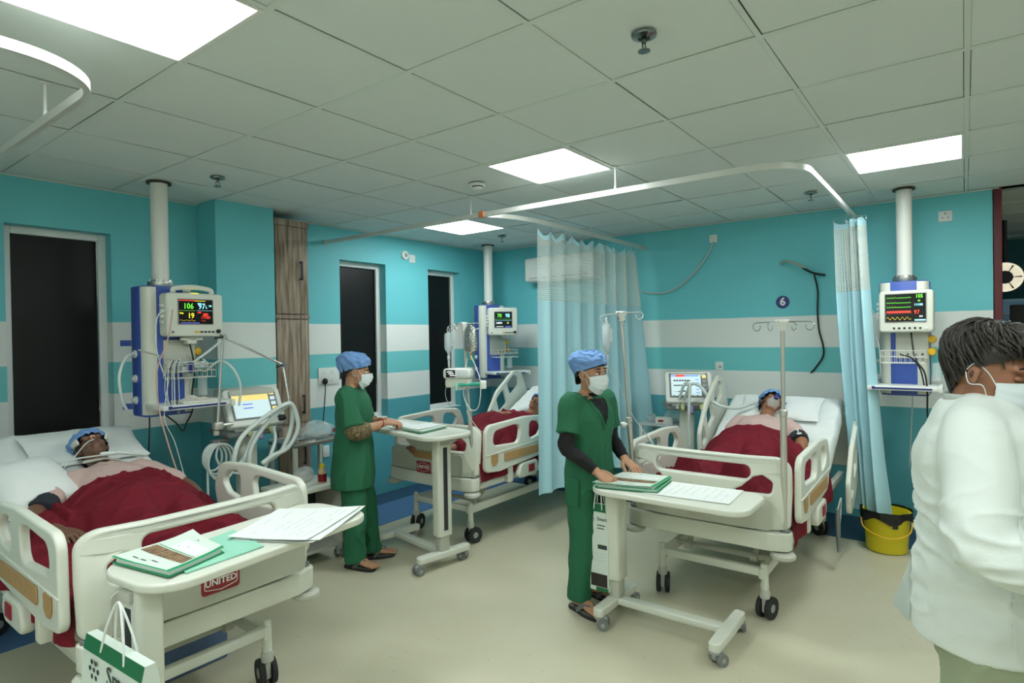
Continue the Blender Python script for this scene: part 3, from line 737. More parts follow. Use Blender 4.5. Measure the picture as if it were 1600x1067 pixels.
def make_bed(key, loc, rz, label, head_rails, tan_foot=False):
    t = thing('hospital_bed', label, 'bed', loc, rz, 'hospital beds')
    # base frame
    for s in (-1, 1):
        q = MB(); q.box((0.99, s*0.29, 0.255), (1.72, 0.035, 0.06), 0.006); obj('base_rail', q, 'cream', t)
    for x in (0.155, 1.84):
        q = MB(); q.box((x, 0, 0.262), (0.04, 0.56, 0.045), 0.006); obj('base_crossbar', q, 'cream', t)
    for (x, y, a) in ((0.155, 0.30, 0.3), (0.155, -0.30, -0.25), (1.84, 0.30, 2.0), (1.84, -0.30, 0.9)):
        caster_parts(t, x, y, a)
    # lift mechanism
    for x0, x1 in ((0.32, 0.62), (1.35, 1.62)):
        for s in (-1, 1):
            q = MB(); q.box((0, 0, 0), (0.34, 0.022, 0.05), 0.006, rot=(0, -0.62, 0)); q.cyl((-.15, -.02, -.1), (-.15, .02, -.1), .026, n=14); q.cyl((.15, -.02, .1), (.15, .02, .1), .026, n=14)
            o = obj('lift_arm', q, 'cream_dark', t); o.location = ((x0+x1)/2, s*0.2, 0.375)
        q = MB(); q.cyl((x0+.02, -.29, .275), (x0+.02, .29, .275), .018, n=12); q.cyl((x1-.02, -.22, .475), (x1-.02, .22, .475), .018, n=12); obj('lift_shaft', q, 'cream_dark', t)
    q = MB(); q.box((1.0, 0, 0.36), (0.62, 0.16, 0.10), 0.02); q.cyl((0.62, 0, .36), (.75, 0, .36), .03); obj('actuator', q, 'grey_plastic', t)
    # deck
    q = MB(); q.box((0.66, 0, 0.5), (1.14, 0.84, 0.035), 0.008); obj('foot_deck', q, 'cream', t)
    for s in (-1, 1):
        q = MB(); q.box((1.05, s*0.41, 0.465), (1.9, 0.04, 0.055), 0.008); obj('deck_rail', q, 'cream', t)
    xb, zb, _ = surf(1.66, -0.145)
    q = MB(); q.box((0, 0, 0), (0.86, 0.84, 0.03), 0.008, rot=(0, -TH, 0)); o = obj('back_deck', q, 'cream', t); o.location = (xb, 0, zb)
    # foot end
    q = MB()
    q.plate(fillet([(0.0, -0.36), (0.005, 0.36), (0.03, 0.46), (0.11, 0.47), (0.125, 0.38), (0.085, 0.33), (0.085, -0.33), (0.125, -0.38), (0.11, -0.47), (0.03, -0.46)], [.02, .02, .04, .03, .02, .02, .02, .02, .03, .04]), [], 0.095, 0.006, Matrix.Translation((-0.02, 0, 0.492)))
    obj('foot_beam', q, 'cream', t)
    for s in (-1, 1):
        q = MB(); q.lathe([(0.001, .020), (.05, .019), (.064, .006), (.064, -.008), (.052, -.018), (.001, -.019)], n=28); o = obj('corner_bumper', q, 'cream_dark', t); o.location = (0.035, s*0.425, 0.418)
        q = MB(); q.lathe([(.019, 0), (.028, 0), (.028, .016), (.019, .016), (.019, 0)], n=20); q.lathe([(.001, .004), (.0185, .004), (.0185, .006), (.001, .006)], n=16); o = obj('pole_socket', q, 'grey_plastic', t); o.location = (0.055, s*0.43, 0.537)
    outer = fillet([(-0.455, 0.545), (0.455, 0.545), (0.462, 0.74), (0.455, 0.93), (-0.455, 0.93), (-0.462, 0.74)], [.03, .03, 0, .085, .085, 0], 8)
    lo = [(0.165, 0.735), (0.375, 0.735), (0.38, 0.80), (0.33, 0.835), (0.28, 0.82), (0.225, 0.765)]
    holes = [rrect(0, 0.843, 0.54, 0.078, 0.036, 6), fillet(lo, [.015, .025, .025, .02, .03, .03], 4), fillet([(-a, b) for a, b in reversed(lo)], [.03, .03, .02, .025, .025, .015], 4)]
    q = MB(); q.plate(outer, holes, 0.045, 0.012, facing((0.0, 0, 0), (-1, 0, 0)), 3)
    bmesh.ops.subdivide_edges(q.bm, edges=[e for e in q.bm.edges if e.calc_length() > 0.12], cuts=5, use_grid_fill=True)
    q.displace(lambda c: Vector((c.x + 0.085*(abs(c.y)/0.46)**5 + 0.03*smoothstep(.7, .93, c.z), c.y, c.z)))
    fb = obj('footboard', q, 'cream', t)
    q = MB(); q.plate(rrect(0, 0.635, 0.78, 0.165, 0.03, 5), [], 0.006, 0.002, facing((-0.0235, 0, 0), (-1, 0, 0))); 
    obj('footboard_panel', q, 'cream_dark', t)
    if tan_foot:
        q = MB(); q.plate(rrect(0.02, 0.68, 0.30, 0.055, 0.014, 4), [], 0.006, 0.001, facing((-0.028, 0, 0), (-1, 0, 0))); obj('tan_inlay', q, 'tan', t)
        united_sign(t, facing((-0.028, 0.02, 0.585), (-1, 0, 0)))
    else:
        united_sign(t, facing((-0.028, 0.0, 0.635), (-1, 0, 0)))
    # headboard
    q = MB(); q.plate(fillet([(-0.44, 0.5), (0.44, 0.5), (0.44, 0.93), (0.30, 0.985), (-0.30, 0.985), (-0.44, 0.93)], [.02, .02, .08, .1, .1, .08], 6), [rrect(0, .90, .4, .07, .03)], 0.04, 0.01, facing((2.19, 0, 0), (-1, 0, 0))); obj('headboard', q, 'cream', t)
    # mattress
    rings = []
    sl = [0.06, 0.065, 0.08] + [0.11+2.0*k/90 for k in range(91)] + [2.135, 2.15, 2.155]
    for i, s in enumerate(sl):
        e = min(1.0, min((s-0.055)/0.03, (2.16-s)/0.03)); e = math.sqrt(max(0.05, e))
        x, z, a = surf(s, 0); ring = []
        prof = resample(rrect(0, -0.06, 0.87*(0.97+.03*e), 0.12*(0.6+.4*e), 0.038, 4), 40)
        for (yy, hh) in prof:
            top = smoothstep(-.06, -.0, hh)
            cr = 1-abs(nz((s*3.0+yy*2.0, yy*3.5-s*1.5, ord(key)), 1.2))*2.2; c2 = 1-abs(nz((s*7.0-yy*4.0, yy*6+s*2, ord(key)+3), 1.1))*2.4
            hh2 = hh + top*(0.012*nz((s*3.2, yy*3.2, ord(key)), 1.3) + .010*max(0, cr)**4 + .006*max(0, c2)**3)
            ring.append(Vector((x - math.sin(a)*hh2, yy + 0.004*nz((s*6, yy*9, 5)), z + math.cos(a)*hh2)))
        rings.append(ring)
    q = MB(); q.ring_loft(rings); obj('mattress', q, 'sheet', t, ang=60, label='mattress in a white sheet')
    # side rails
    for s in (-1, 1):
        q = plate_xz(s*0.485, 0.036, FR_OUT, [FR_H1, FR_H2], 0.011); r_ = obj('side_rail', q, 'cream', t)
        q = plate_xz(s*0.507, 0.006, rrect(0.58, 0.66, 0.50, 0.068, 0.012, 4), [], 0.001); obj('tan_inlay', q, 'tan', r_)
        q = plate_xz(s*0.507, 0.006, fillet([(0.17, 0.70), (0.25, 0.70), (0.25, 0.64), (0.22, 0.615), (0.19, 0.615), (0.17, 0.64)], .012, 3), [], 0.001); obj('tan_badge', q, 'tan', r_)
        q = plate_xz(s*0.503, 0.01, fillet([(0.11, 0.705), (0.95, 0.73), (0.95, 0.722), (0.11, 0.697)], .003, 2), [], 0.002); obj('ridge', q, 'cream', r_)
        for xh in (0.45, 0.78):
            q = MB(); q.box((xh, s*0.455, 0.50), (0.06, 0.05, 0.13), 0.012); obj('rail_hinge', q, 'cream', t)
        # release unit with red tab
        q = MB(); q.plate(fillet([(0.50, 0.45), (0.76, 0.45), (0.80, 0.50), (0.78, 0.57), (0.55, 0.57)], [.04, .05, .03, .03, .05], 5), [], 0.05, 0.014, facing((0, s*0.485, 0), (0, -1, 0)), 3); u_ = obj('release_unit', q, 'cream', t)
        q = MB(); q.box((0.685, s*0.513, 0.515), (0.08, 0.006, 0.06), 0.002); obj('red_tab', q, 'united_red', u_)
        mode = head_rails[0 if s < 0 else 1]
        q = MB(); q.plate(HR_OUT, HR_H, 0.034, 0.010, facing((0, 0, 0), (0, -1, 0)), 3)
        r_ = obj('head_rail', q, 'cream', t)
        x, z, a = surf(1.29, -0.06)
        if mode == 'up': r_.location = (x, s*0.485, z); r_.rotation_euler = (0, -TH, 0)
        else: r_.location = (x+0.12, s*0.535, z-(0.30 if mode == 'down' else 0.46)); r_.rotation_euler = (0, -TH, 0)
        q = MB(); q.plate(fillet([(0.62, 0.10), (0.70, 0.10), (0.70, 0.04), (0.66, 0.015), (0.62, 0.04)], .012, 3), [], 0.006, 0.001, facing((0, s*0.02, 0), (0, -1, 0))); obj('tan_badge', q, 'tan', r_)
    return t
bedA = make_bed('A', BEDS[0][1], BEDS[0][2], 'cream hospital bed nearest the camera with an overbed table at its foot', ('low', 'low'))
bedB = make_bed('B', BEDS[1][1], BEDS[1][2], 'cream hospital bed farthest away, behind the wide blue curtain', ('up', 'up'), True)
bedC = make_bed('C', BEDS[2][1], BEDS[2][2], 'cream hospital bed under wall number six', ('down', 'up'))
# ================================================================ overbed tables
def overbed_table(label, loc, rz, ztop, length=0.82, width=0.42, topdx=0.05):
    t = thing('overbed_table', label, 'table', loc, rz, 'overbed tables')
    # base: two feet across, one long bar
    for x in (-0.315, 0.315):
        q = MB(); q.plate(fillet([(x-.03, -.22), (x+.03, -.22), (x+.035, 0), (x+.03, .22), (x-.03, .22), (x-.035, 0)], .025, 4), [], 0.045, 0.008, Matrix.Translation((0, 0, 0.092)))
        obj('base_foot', q, 'cream', t)
        for y in (-0.19, 0.19): caster_parts(t, x, y, 1.3+y*3+x, 0.031, 0.09, False)
    q = MB(); q.box((0, 0, 0.095), (0.60, 0.065, 0.04), 0.010, 3); obj('base_bar', q, 'cream', t)
    q = MB(); q.box((-0.305, 0, (0.11+ztop-.35)/2), (0.065, 0.075, ztop-.35-.11), 0.008); obj('inner_column', q, 'cream_dark', t)
    q = MB(); q.plate(rrect(0, 0, 0.085, 0.12, 0.02, 4), [], ztop-0.03-0.22, 0.004, Matrix.Translation((-0.305, 0, (ztop-.03+.22)/2))); obj('column', q, 'cream', t)
    q = MB(); q.box((-0.3485, 0.0, (ztop+.22)/2-.03), (0.004, 0.034, ztop-.36), 0.001); obj('column_slot', q, 'dark_grey', t)
    q = MB(); q.box((-0.35, -0.0, ztop-.06), (0.024, 0.07, 0.04), 0.008); q.box((-.12, 0, ztop-.035), (.40, .16, .02), .006); obj('lift_lever', q, 'cream_dark', t)
    w2 = width/2; l2 = length/2
    outl = fillet([(topdx-l2, -w2), (topdx+l2, -w2), (topdx+l2, w2), (topdx-l2, w2)], [.13, .10, .10, .13], 10)
    q = MB(); q.plate(outl, [], 0.03, 0.009, Matrix.Translation((0, 0, ztop-.015)), 3); obj('table_top', q, 'cream', t)
    return t
T1Z, T2Z, T3Z = 0.862, 0.780, 0.935
tabA = overbed_table('overbed table at the foot of the nearest bed with folders and papers', (0.02, -2.045, 0), 0.10, T1Z, 0.90, 0.39, 0.085)
tabC = overbed_table('overbed table where the nurse in black sleeves rests her hands', (1.97, -2.9, 0), -PI/2, T2Z, 0.84, 0.40, 0.07)
# the long side of this table top is seen at px 925..1187
tabB = overbed_table('overbed table where the nurse with the patterned sleeve reads papers', (1.99, -0.965, 0), math.radians(80), T3Z, 0.96, 0.42, 0.02)
tabC.children[-1].location = (0, -0.075, 0)
# ---------------------------------------------------------------- papers and folders
def sheet_quad(corners, z, th, seed=0.0, curl=0.006):
    """thin sheet through four XY corners, lightly curled"""
    a, b, c, d = (Vector((p[0], p[1], 0)) for p in corners)
    q = MB(); n = 9
    def f(u, v):
        p = a.lerp(b, u).lerp(d.lerp(c, u), v); e = (2*abs(u-.5))**3 + (2*abs(v-.5))**3
        return Vector((p.x, p.y, z + curl*e*(0.5+0.6*nz((u*2+seed, v*2, seed))) + 0.001*nz((u*5, v*5, seed))))
    q.grid(f, n, n)
    r = bmesh.ops.extrude_face_region(q.bm, geom=q.bm.faces[:])
    bmesh.ops.translate(q.bm, vec=(0, 0, th), verts=[v for v in r['geom'] if isinstance(v, bmesh.types.BMVert)])
    return q, f
def paper(label, corners, z, th=0.0015, m='paper', lines=8, seed=0.0, curl=0.006, group=None, name='paper_sheet', cat='paper'):
    q, f = sheet_quad(corners, z, th, seed, curl)
    c0 = sum((Vector((p[0], p[1], 0)) for p in corners), Vector())/4
    t = thing(name, label, cat, (c0.x, c0.y, z), 0, group); o = obj('sheet', q, m, t, ang=60); o.location = (-c0.x, -c0.y, -z)
    rr = random.Random(int(seed*100)+5)
    q = MB()
    for k in range(lines):
        v = 0.12 + 0.76*k/max(1, lines-1); u0 = 0.1; 
        while u0 < 0.82:
            w = rr.uniform(0.05, 0.22); 
            if rr.random() < .7:
                P = [f(u0, v), f(min(.9, u0+w), v), f(min(.9, u0+w), v+.016), f(u0, v+.016)]
                q.quad(*[p + Vector((-c0.x, -c0.y, -z+th+0.0006)) for p in P])
            u0 += w+0.03
    if lines: o2 = obj('print', q, 'paper_print', t, smooth=False); o2['kind'] = 'stuff'
    else: q.bm.free()
    return t
def folder(label, corners, z, th=0.012, seed=0.0, angle_spine=True, photo=True, group=None):
    """printed cardboard patient file: green edge, building photo, mint cover"""
    c0 = sum((Vector((p[0], p[1], 0)) for p in corners), Vector())/4
    t = thing('patient_file', label, 'folder', (c0.x, c0.y, z), 0, group); off = Vector((-c0.x, -c0.y, -z))
    a, b, c, d = (Vector((p[0], p[1], 0)) for p in corners)
    q, f = sheet_quad(corners, z, 0.002, seed, 0.001); obj('back_cover', q.xf(Matrix.Translation(off)), 'folder_green', t, ang=60)
    ins = [a.lerp(c, .04), b.lerp(d, .04), c.lerp(a, .03), d.lerp(b, .03)]
    q, _ = sheet_quad(ins, z+.002, th-.005, seed+1, 0.001); obj('inner_pages', q.xf(Matrix.Translation(off)), 'paper', t, ang=60)
    q, f2 = sheet_quad(corners, z+th-.002, 0.002, seed+2, 0.006); obj('front_cover', q.xf(Matrix.Translation(off)), 'folder_white', t, ang=60)
    def patch(nm, u0, u1, v0, v1, mm, lift=0.0006, nu=6, nv=6):
        q = MB(); q.grid(lambda u, v: f2(lerp(u0, u1, u), lerp(v0, v1, v)) + off + Vector((0, 0, .002+lift)), nu, nv); return obj(nm, q, mm, t)
    patch('green_edge', 0, 1, 0.93, 1.0, 'folder_green')
    patch('green_edge', 0, 0.03, 0, 0.93, 'folder_green')
    if photo:
        patch('cover_photo', 0.30, 0.50, 0.05, 0.9, 'photo_brown')
        patch('green_curve', 0.52, 0.535, 0.05, 0.9, 'folder_green')
        patch('label_box', 0.56, 0.82, 0.25, 0.85, 'paper')
        q = MB()
        for (u, v, w) in ((.12, .2, .1), (.12, .35, .1), (.16, .5, .12), (.88, .4, .04), (.62, .35, .02), (.68, .5, .02)):
            q.quad(*[f2(uu, vv) + off + Vector((0, 0, .0035)) for uu, vv in ((u, v), (u+.015, v), (u+.015, v+w), (u, v+w))])
        o2 = obj('print', q, 'ink', t, smooth=False); o2['kind'] = 'stuff'
    return t
# nearest table
paper('mint paper lying under the patient file on the nearest table', [(-0.16, -1.99), (0.10, -1.92), (0.07, -2.19), (-0.21, -2.215)], T1Z+.001, 0.004, 'folder_mint', 0, 1.1, 0.001, name='mint_booklet', cat='booklet')
folder('white and green patient file with building photo on the nearest table', [(-0.315, -1.925), (-0.02, -1.855), (-0.05, -2.145), (-0.26, -2.215)], T1Z+.006, 0.014, 2.2, group='patient files on overbed tables')
for k, (dx, dy, rz_) in enumerate(((0.0, 0.0, 0.0), (0.012, -0.008, 0.03), (-0.01, 0.012, -0.04))):
    base = [(0.035, -2.04), (0.34, -1.86), (0.575, -2.11), (0.19, -2.31)]
    cx = sum(p[0] for p in base)/4; cy = sum(p[1] for p in base)/4
    cs = [(cx+(p[0]-cx)*math.cos(rz_)-(p[1]-cy)*math.sin(rz_)+dx, cy+(p[0]-cx)*math.sin(rz_)+(p[1]-cy)*math.cos(rz_)+dy) for p in base]
    paper(['bottom large chart sheet of the pile on the nearest table', 'middle large chart sheet of the pile on the nearest table', 'topmost large white chart sheet on the nearest table'][k], cs, T1Z+.001+k*0.005, 0.0015, 'paper', 9 if k == 2 else 0, 3.0+k, 0.006, 'chart sheets on the nearest table')
# table under number six
paper('large white chart sheet on the table with the nurse in black sleeves', [(1.765, -2.86), (2.06, -2.86), (2.085, -3.27), (1.795, -3.285)], T2Z+.001, 0.002, 'paper', 9, 5.5, 0.003)
folder('lower closed green file under the nurse in black sleeves', [(1.72, -2.60), (2.05, -2.62), (2.07, -2.89), (1.79, -2.925)], T2Z+.004, 0.011, 6.1, photo=False, group='patient files on overbed tables')
folder('white and green patient file with photo under the black-sleeved hands', [(1.725, -2.585), (2.055, -2.61), (2.085, -2.885), (1.80, -2.905)], T2Z+.016, 0.010, 6.6, group='patient files on overbed tables')
# far table
paper('wide white chart sheet before the nurse with the patterned sleeve', [(1.86, -0.90), (2.12, -0.86), (2.22, -0.42), (1.97, -0.47)], T3Z+.001, 0.002, 'paper', 7, 7.5, 0.004)
folder('closed green and white file at the curtain end of the reading table', [(1.80, -1.20), (2.10, -1.17), (2.16, -0.93), (1.85, -0.95)], T3Z+.004, 0.012, 8.1, photo=False, group='patient files on overbed tables')
paper('small stacked form on the green file of the reading table', [(1.83, -1.15), (2.08, -1.12), (2.12, -0.95), (1.87, -0.97)], T3Z+.019, 0.002, 'paper', 6, 9.5, 0.004)
# ---------------------------------------------------------------- gift bags on the tables
def paper_bag(label, loc, rz, w, h, dpt, kind):
    t = thing('paper_bag', label, 'paper bag', loc, rz, 'printed paper bags')
    # local: front face at y=-dpt/2, hangs down from z=0
    q = MB(); w2 = w/2
    rings = []
    for z, k in ((0, .35), (-.1*h, .6), (-.5*h, 1.0), (-h, 1.0)):
        d = dpt*k/2; rings.append([(-w2, -d, z), (w2, -d, z), (w2, 0, z), (w2, d, z), (-w2, d, z), (-w2, 0, z)])
    q.ring_loft(rings); obj('bag_body', q, 'folder_white', t, smooth=False)
    def ypl(z):
        k = -z/h; return -dpt/2*(lerp(.35, .6, k/.1) if k < .1 else lerp(.6, 1, (k-.1)/.4) if k < .5 else 1.0) - .0012
    def panel(nm, x0, x1, z0, z1, mm, parent=t):
        q = MB(); q.grid(lambda u, v: Vector((lerp(x0, x1, u), ypl(lerp(z0, z1, v)), lerp(z0, z1, v))), 3, 8); return obj(nm, q, mm, parent)
    panel('green_band', -w2, w2, 0, -.09*h, 'bag_green')
    M = facing((0, 0, 0), (0, -1, 0))
    q = MB(); q.text('Smart', w*0.23, Matrix.Translation((-.05*w, ypl(-.17*h)-.001, -.17*h)) @ M, align='LEFT', sx=.9); obj('lettering', q, 'ink', t)
    q = MB()
    for k in range(6):
        a = k*PI/3; q.ell((-.27*w+.07*w*math.cos(a), ypl(-.18*h)-.0015, -.18*h+.07*w*math.sin(a)), (.022*w, .001, .022*w), 8)
    q.ell((-.27*w, ypl(-.18*h)-.0015, -.18*h), (.02*w, .001, .02*w), 8); o = obj('flower_logo', q, 'ink', t); o['kind'] = 'stuff'
    for (x0, x1, z) in ((-.05, .35, .235), (-.05, .3, .27)): panel('text_line', x0*w, x1*w, -z*h, -(z+.012)*h, 'ink')
    if kind == 'tall':
        panel('text_box', 0, .45*w, -.46*h, -.51*h, 'ink'); panel('photo', -.35*w, .45*w, -.80*h, -.95*h, 'photo_brown'); panel('green_foot', -.1*w, w2, -.955*h, -h, 'bag_green')
        for z in (.56, .6, .64): panel('text_line', -.3*w, .4*w, -z*h, -(z+.01)*h, 'paper_print')
    else:
        panel('photo', .05*w, .48*w, -.42*h, -.62*h, 'mid_grey'); panel('photo', -.3*w, .48*w, -.62*h, -.66*h, 'grey_plastic')
    for yy in (-.02, .02):
        for s in (-1, 1):
            pass
        q = MB(); q.tube(spline([(-.2*w, yy, -.06*h), (-.14*w, yy*.6, .05), (0, 0.0, .13), (.14*w, yy*.6, .05), (.2*w, yy, -.06*h)], 6), .0035, 6); obj('string_handle', q, 'paper', t)
    return t
paper_bag('printed paper bag hanging from the column of the nearest overbed table', (-0.40, -2.22, 0.715), -PI/2+.06, 0.36, 0.46, 0.08, 'short')
paper_bag('tall printed paper bag hanging beside the green trousers of the black-sleeved nurse', (1.93, -2.512, 0.635), -PI/2, 0.13, 0.49, 0.05, 'tall')
# ---------------------------------------------------------------- IV poles
def iv_pole(label, base, lean, ztop, zs, hooks_rz=0.0, clamp=None):
    t = thing('iv_pole', label, 'iv pole', base, 0, 'iv poles'); L = ztop-base[2]
    t.rotation_euler = (lean[0], lean[1], hooks_rz)
    q = MB(); q.cyl((0, 0, -0.04), (0, 0, zs), 0.0165, n=16); q.lathe([(.0165, 0), (.021, .004), (.021, .03), (.012, .036)], (0, 0, zs-.012), 16); obj('sleeve', q, 'steel', t)
    q = MB(); q.cyl((0, 0, zs-.02), (0, 0, L), 0.0105, n=14); obj('pole', q, 'steel', t)
    q = MB(); q.lathe([(0.001, -.05), (.017, -.05), (.022, -.02), (.03, -.008), (.03, .008), (.001, .01)], (0, 0, L), 18); q.box((0, 0, L+.002), (.065, .05, .018), .006); obj('head', q, 'white_plastic', t)
    for k in range(4):
        a = k*PI/2 + 0.35
        ln = .15 if k % 2 == 0 else .11; pts = [(0.02, 0, 0), (ln, 0, -.004)] + [(ln+.0 + .022*math.sin(p), 0, -.026+.022*math.cos(p)) for p in [0.2*j for j in range(1, 26)]]
        q = MB(); q.tube(pts, .0032, 6); o = obj('hook', q, 'chrome', t); o.location = (0, 0, L); o.rotation_euler = (0, 0, a)
    if clamp:
        q = MB(); q.ell((0.045, 0, 0), (.022, .018, .018), 12); q.cyl((0, 0, 0), (.04, 0, 0), .008, n=10); o = obj('clamp_knob', q, 'white_plastic', t); o.location = (0, 0, clamp); o.rotation_euler = (0, 0, 2.6)
    return t
iv_pole('steel iv pole with empty hooks standing at the right foot corner of bed six', (2.305, -3.415, 0.545), (0.0, 0.0), 1.655, 0.62, 0.9)
poleL = iv_pole('steel iv pole behind the black-sleeved nurse carrying a saline bottle', (2.305, -2.555, 0.545), (-0.065, 0.0), 1.735, 0.52, 0.0, 0.50)
poleB = iv_pole('steel iv pole carrying the infusion pump at the far bed', (2.305, -1.245, 0.545), (-0.075, 0.0), 1.70, 0.48, 0.0)
def iv_bottle(label, p, rz=0.0, h=0.19, w=0.085):
    t = thing('iv_bottle', label, 'iv bottle', p, rz, 'saline bottles')
    def ringz(z, a, b, n=20): return [(a*math.copysign(abs(math.cos(2*PI*j/n))**.8, math.cos(2*PI*j/n)), b*math.copysign(abs(math.sin(2*PI*j/n))**.8, math.sin(2*PI*j/n)), z) for j in range(n)]
    rows = [(-.03, .25), (-.035, .8), (-.05, 1.0), (-.03-.72*h, 1.0), (-.03-.82*h, .85), (-.03-.92*h, .45), (-.03-1.0*h, .26), (-.03-1.08*h, .25)]
    q = MB(); q.ring_loft([ringz(z, w/2*k, w*.32*k) for z, k in rows]); obj('bottle', q, 'fluid', t)
    q = MB(); q.tube([(0.02*math.sin(a), 0, -.012+.02*math.cos(a)) for a in [2*PI*k/16 for k in range(16)]], .003, 6, closed=True); obj('hanger_loop', q, 'white_plastic', t)
    q = MB(); q.box((0, -w*.32, -.03-.4*h), (w*.6, .001, h*.45)); obj('printed_label', q, 'paper', t)
    q = MB(); z0 = -.03-1.08*h; q.cyl((0, 0, z0), (0, 0, z0-.03), .011, n=12); q.cyl((0, 0, z0-.035), (0.004, 0, z0-.085), .008, n=10); q.cyl((0.004, 0, z0-.085), (.01, 0, z0-.11), .004, n=8); obj('drip_chamber', q, 'white_plastic', t)
    return t
# ================================================================ ceiling-hung supply columns
def supply_column(label, x, y, rz, shelf_dx=0.0, basket_dx=0.05, hose_side=True):
    t = thing('supply_column', label, 'supply column', (x, y, CE), rz, 'ceiling supply columns'); Z = -CE
    q = MB(); q.cyl((0, 0, -.006), (0, 0, 2.0+Z), 0.052, n=28); obj('ceiling_post', q, 'white_plastic', t)
    q = MB(); q.lathe([(0.053, 0.0), (0.075, 0.0), (0.075, -.008), (0.053, -.008)], (0, 0, -.004), 28); obj('ceiling_ring', q, 'void', t)
    q = MB(); q.lathe([(.001, 2.01+Z), (.066, 2.01+Z), (.068, 1.998+Z), (.078, 1.996+Z), (.08, 1.965+Z), (.075, 1.955+Z), (.001, 1.955+Z)], n=32); obj('collar', q, 'alu', t)
    q = MB()
    for k in range(8): q.cyl((.066*math.cos(k*PI/4), .066*math.sin(k*PI/4), 2.0+Z), (.066*math.cos(k*PI/4), .066*math.sin(k*PI/4), 2.012+Z), .005, n=8)
    o = obj('bolts', q, 'steel', t); o['kind'] = 'stuff'
    z0, z1 = 1.125+Z, 1.955+Z
    q = MB(); q.plate(rrect(0, 0, 0.31, 0.25, 0.055, 8), [], z1-z0, 0.004, Matrix.Translation((0, 0, (z0+z1)/2))); body = obj('column_body', q, 'cream', t)
    for (cx, cy, sx, sy) in ((0, -.1255, .165, .006), (0, .1255, .165, .006), (-.1555, 0, .006, .13), (.1555, 0, .006, .13)):
        q = MB(); q.box((cx, cy, (z0+z1)/2), (sx, sy, z1-z0-.002), .001); obj('blue_panel', q, 'pend_blue', t)
    q = MB(); q.plate(rrect(0, 0, .30, .24, .05, 6), [], .012, .003, Matrix.Translation((0, 0, z0-.006))); obj('bottom_cap', q, 'pend_blue', t)
    q = MB(); q.plate(rrect(0, 0, .30, .24, .05, 6), [], .006, .001, Matrix.Translation((0, 0, z1+.003))); obj('top_cap', q, 'pend_blue', t)
    # gas outlets on the side panel
    for zz in (1.52, 1.36, 1.22):
        q = MB(); q.lathe([(.001, 0), (.026, 0), (.025, .012), (.014, .014), (.014, .026), (.001, .027)], n=18, M=Matrix.Translation((-.157, .01, zz+Z)) @ Matrix.Rotation(-PI/2, 4, 'Y')); obj('gas_outlet', q, 'white_plastic', t)
    # mounting plate with sockets on the front
    q = MB(); q.box((.05, -.135, 1.50+Z), (.20, .012, .22), .003); mp_ = obj('socket_plate', q, 'cream_dark', t)
    for i in range(4):
        q = MB(); q.cyl((-.02+.045*i, -.141, 1.42+Z), (-.02+.045*i, -.144, 1.42+Z), .007, n=10); obj('socket_hole', q, 'dark_grey', mp_)
    q = MB(); q.box((.02+basket_dx, -.17, 1.60+Z), (.06, .09, .04), .006); q.box((.02+basket_dx, -.20, 1.615+Z), (.14, .03, .02), .004); obj('monitor_bracket', q, 'cream', t)
    # wire basket
    q = MB(); bx, by, bw, bd, bh = basket_dx, -.215, .27, .15, .09; zb = 1.36+Z
    for lv in (0, .5, 1):
        zz = zb+bh*lv; q.tube([(bx-bw/2, by-bd/2, zz), (bx+bw/2, by-bd/2, zz), (bx+bw/2, by+bd/2, zz), (bx-bw/2, by+bd/2, zz)], .0022, 5, closed=True)
    for i in range(10):
        xx = bx-bw/2+bw*i/9; q.tube([(xx, by-bd/2, zb+bh), (xx, by-bd/2, zb), (xx, by+bd/2, zb), (xx, by+bd/2, zb+bh)], .0016, 5)
    for i in range(5):
        yy = by-bd/2+bd*i/4; q.tube([(bx-bw/2, yy, zb+bh), (bx-bw/2, yy, zb), (bx+bw/2, yy, zb), (bx+bw/2, yy, zb+bh)], .0016, 5)
    o = obj('wire_basket', q, 'wire', t)
    # shelf with navy stripe
    q = MB(); q.box((shelf_dx, -.25, 1.185+Z), (.42, .27, .03), .008); sh = obj('shelf', q, 'white_plastic', t)
    q = MB(); q.box((shelf_dx, -.386, 1.185+Z), (.36, .003, .012)); obj('navy_stripe', q, 'navy', sh)
    q = MB(); q.box((shelf_dx-.17, -.386, 1.187+Z), (.02, .004, .02)); obj('blue_badge', q, 'navy', sh)
    q = MB(); q.box((shelf_dx+.225, -.25, 1.185+Z), (.03, .30, .045), .008); obj('shelf_end', q, 'white_plastic', sh)
    # yellow suction regulators
    for k, zz in enumerate((1.53, 1.44)):
        q = MB(); q.lathe([(.001, 0), (.028, 0), (.03, .012), (.022, .03), (.001, .032)], n=18, M=Matrix.Translation((.17, -.11-.01*k, zz+Z)) @ Matrix.Rotation(PI/2, 4, 'X')); obj('regulator', q, 'yellow', t)
    q = MB(); q.lathe([(.001, 0), (.03, 0), (.03, -.13), (.001, -.13)], (.20, -.13, 1.36+Z), 16); obj('suction_jar', q, 'clear', t)
    return t
def add_cable(name, label, cat, pts, r, m, n=6, group=None):
    p0 = Vector(pts[0]); q = MB(); q.tube([p - p0 for p in spline(pts, n)], r, 8)
    o = obj(name, q, m); o.location = p0; return tag(o, label, cat, group)
col1 = supply_column('blue and white supply column on a ceiling post beside the nearest bed', 0.704, 0.116, 0.0, 0.05, 0.08)
col2 = supply_column('small distant supply column in the corner behind the far bed', 4.341, 0.254, math.radians(-28), 0.10, 0.10)
col3 = supply_column('blue and white supply column on a ceiling post behind the doctor', 4.328, -3.824, -PI/2, 0.0, 0.0)
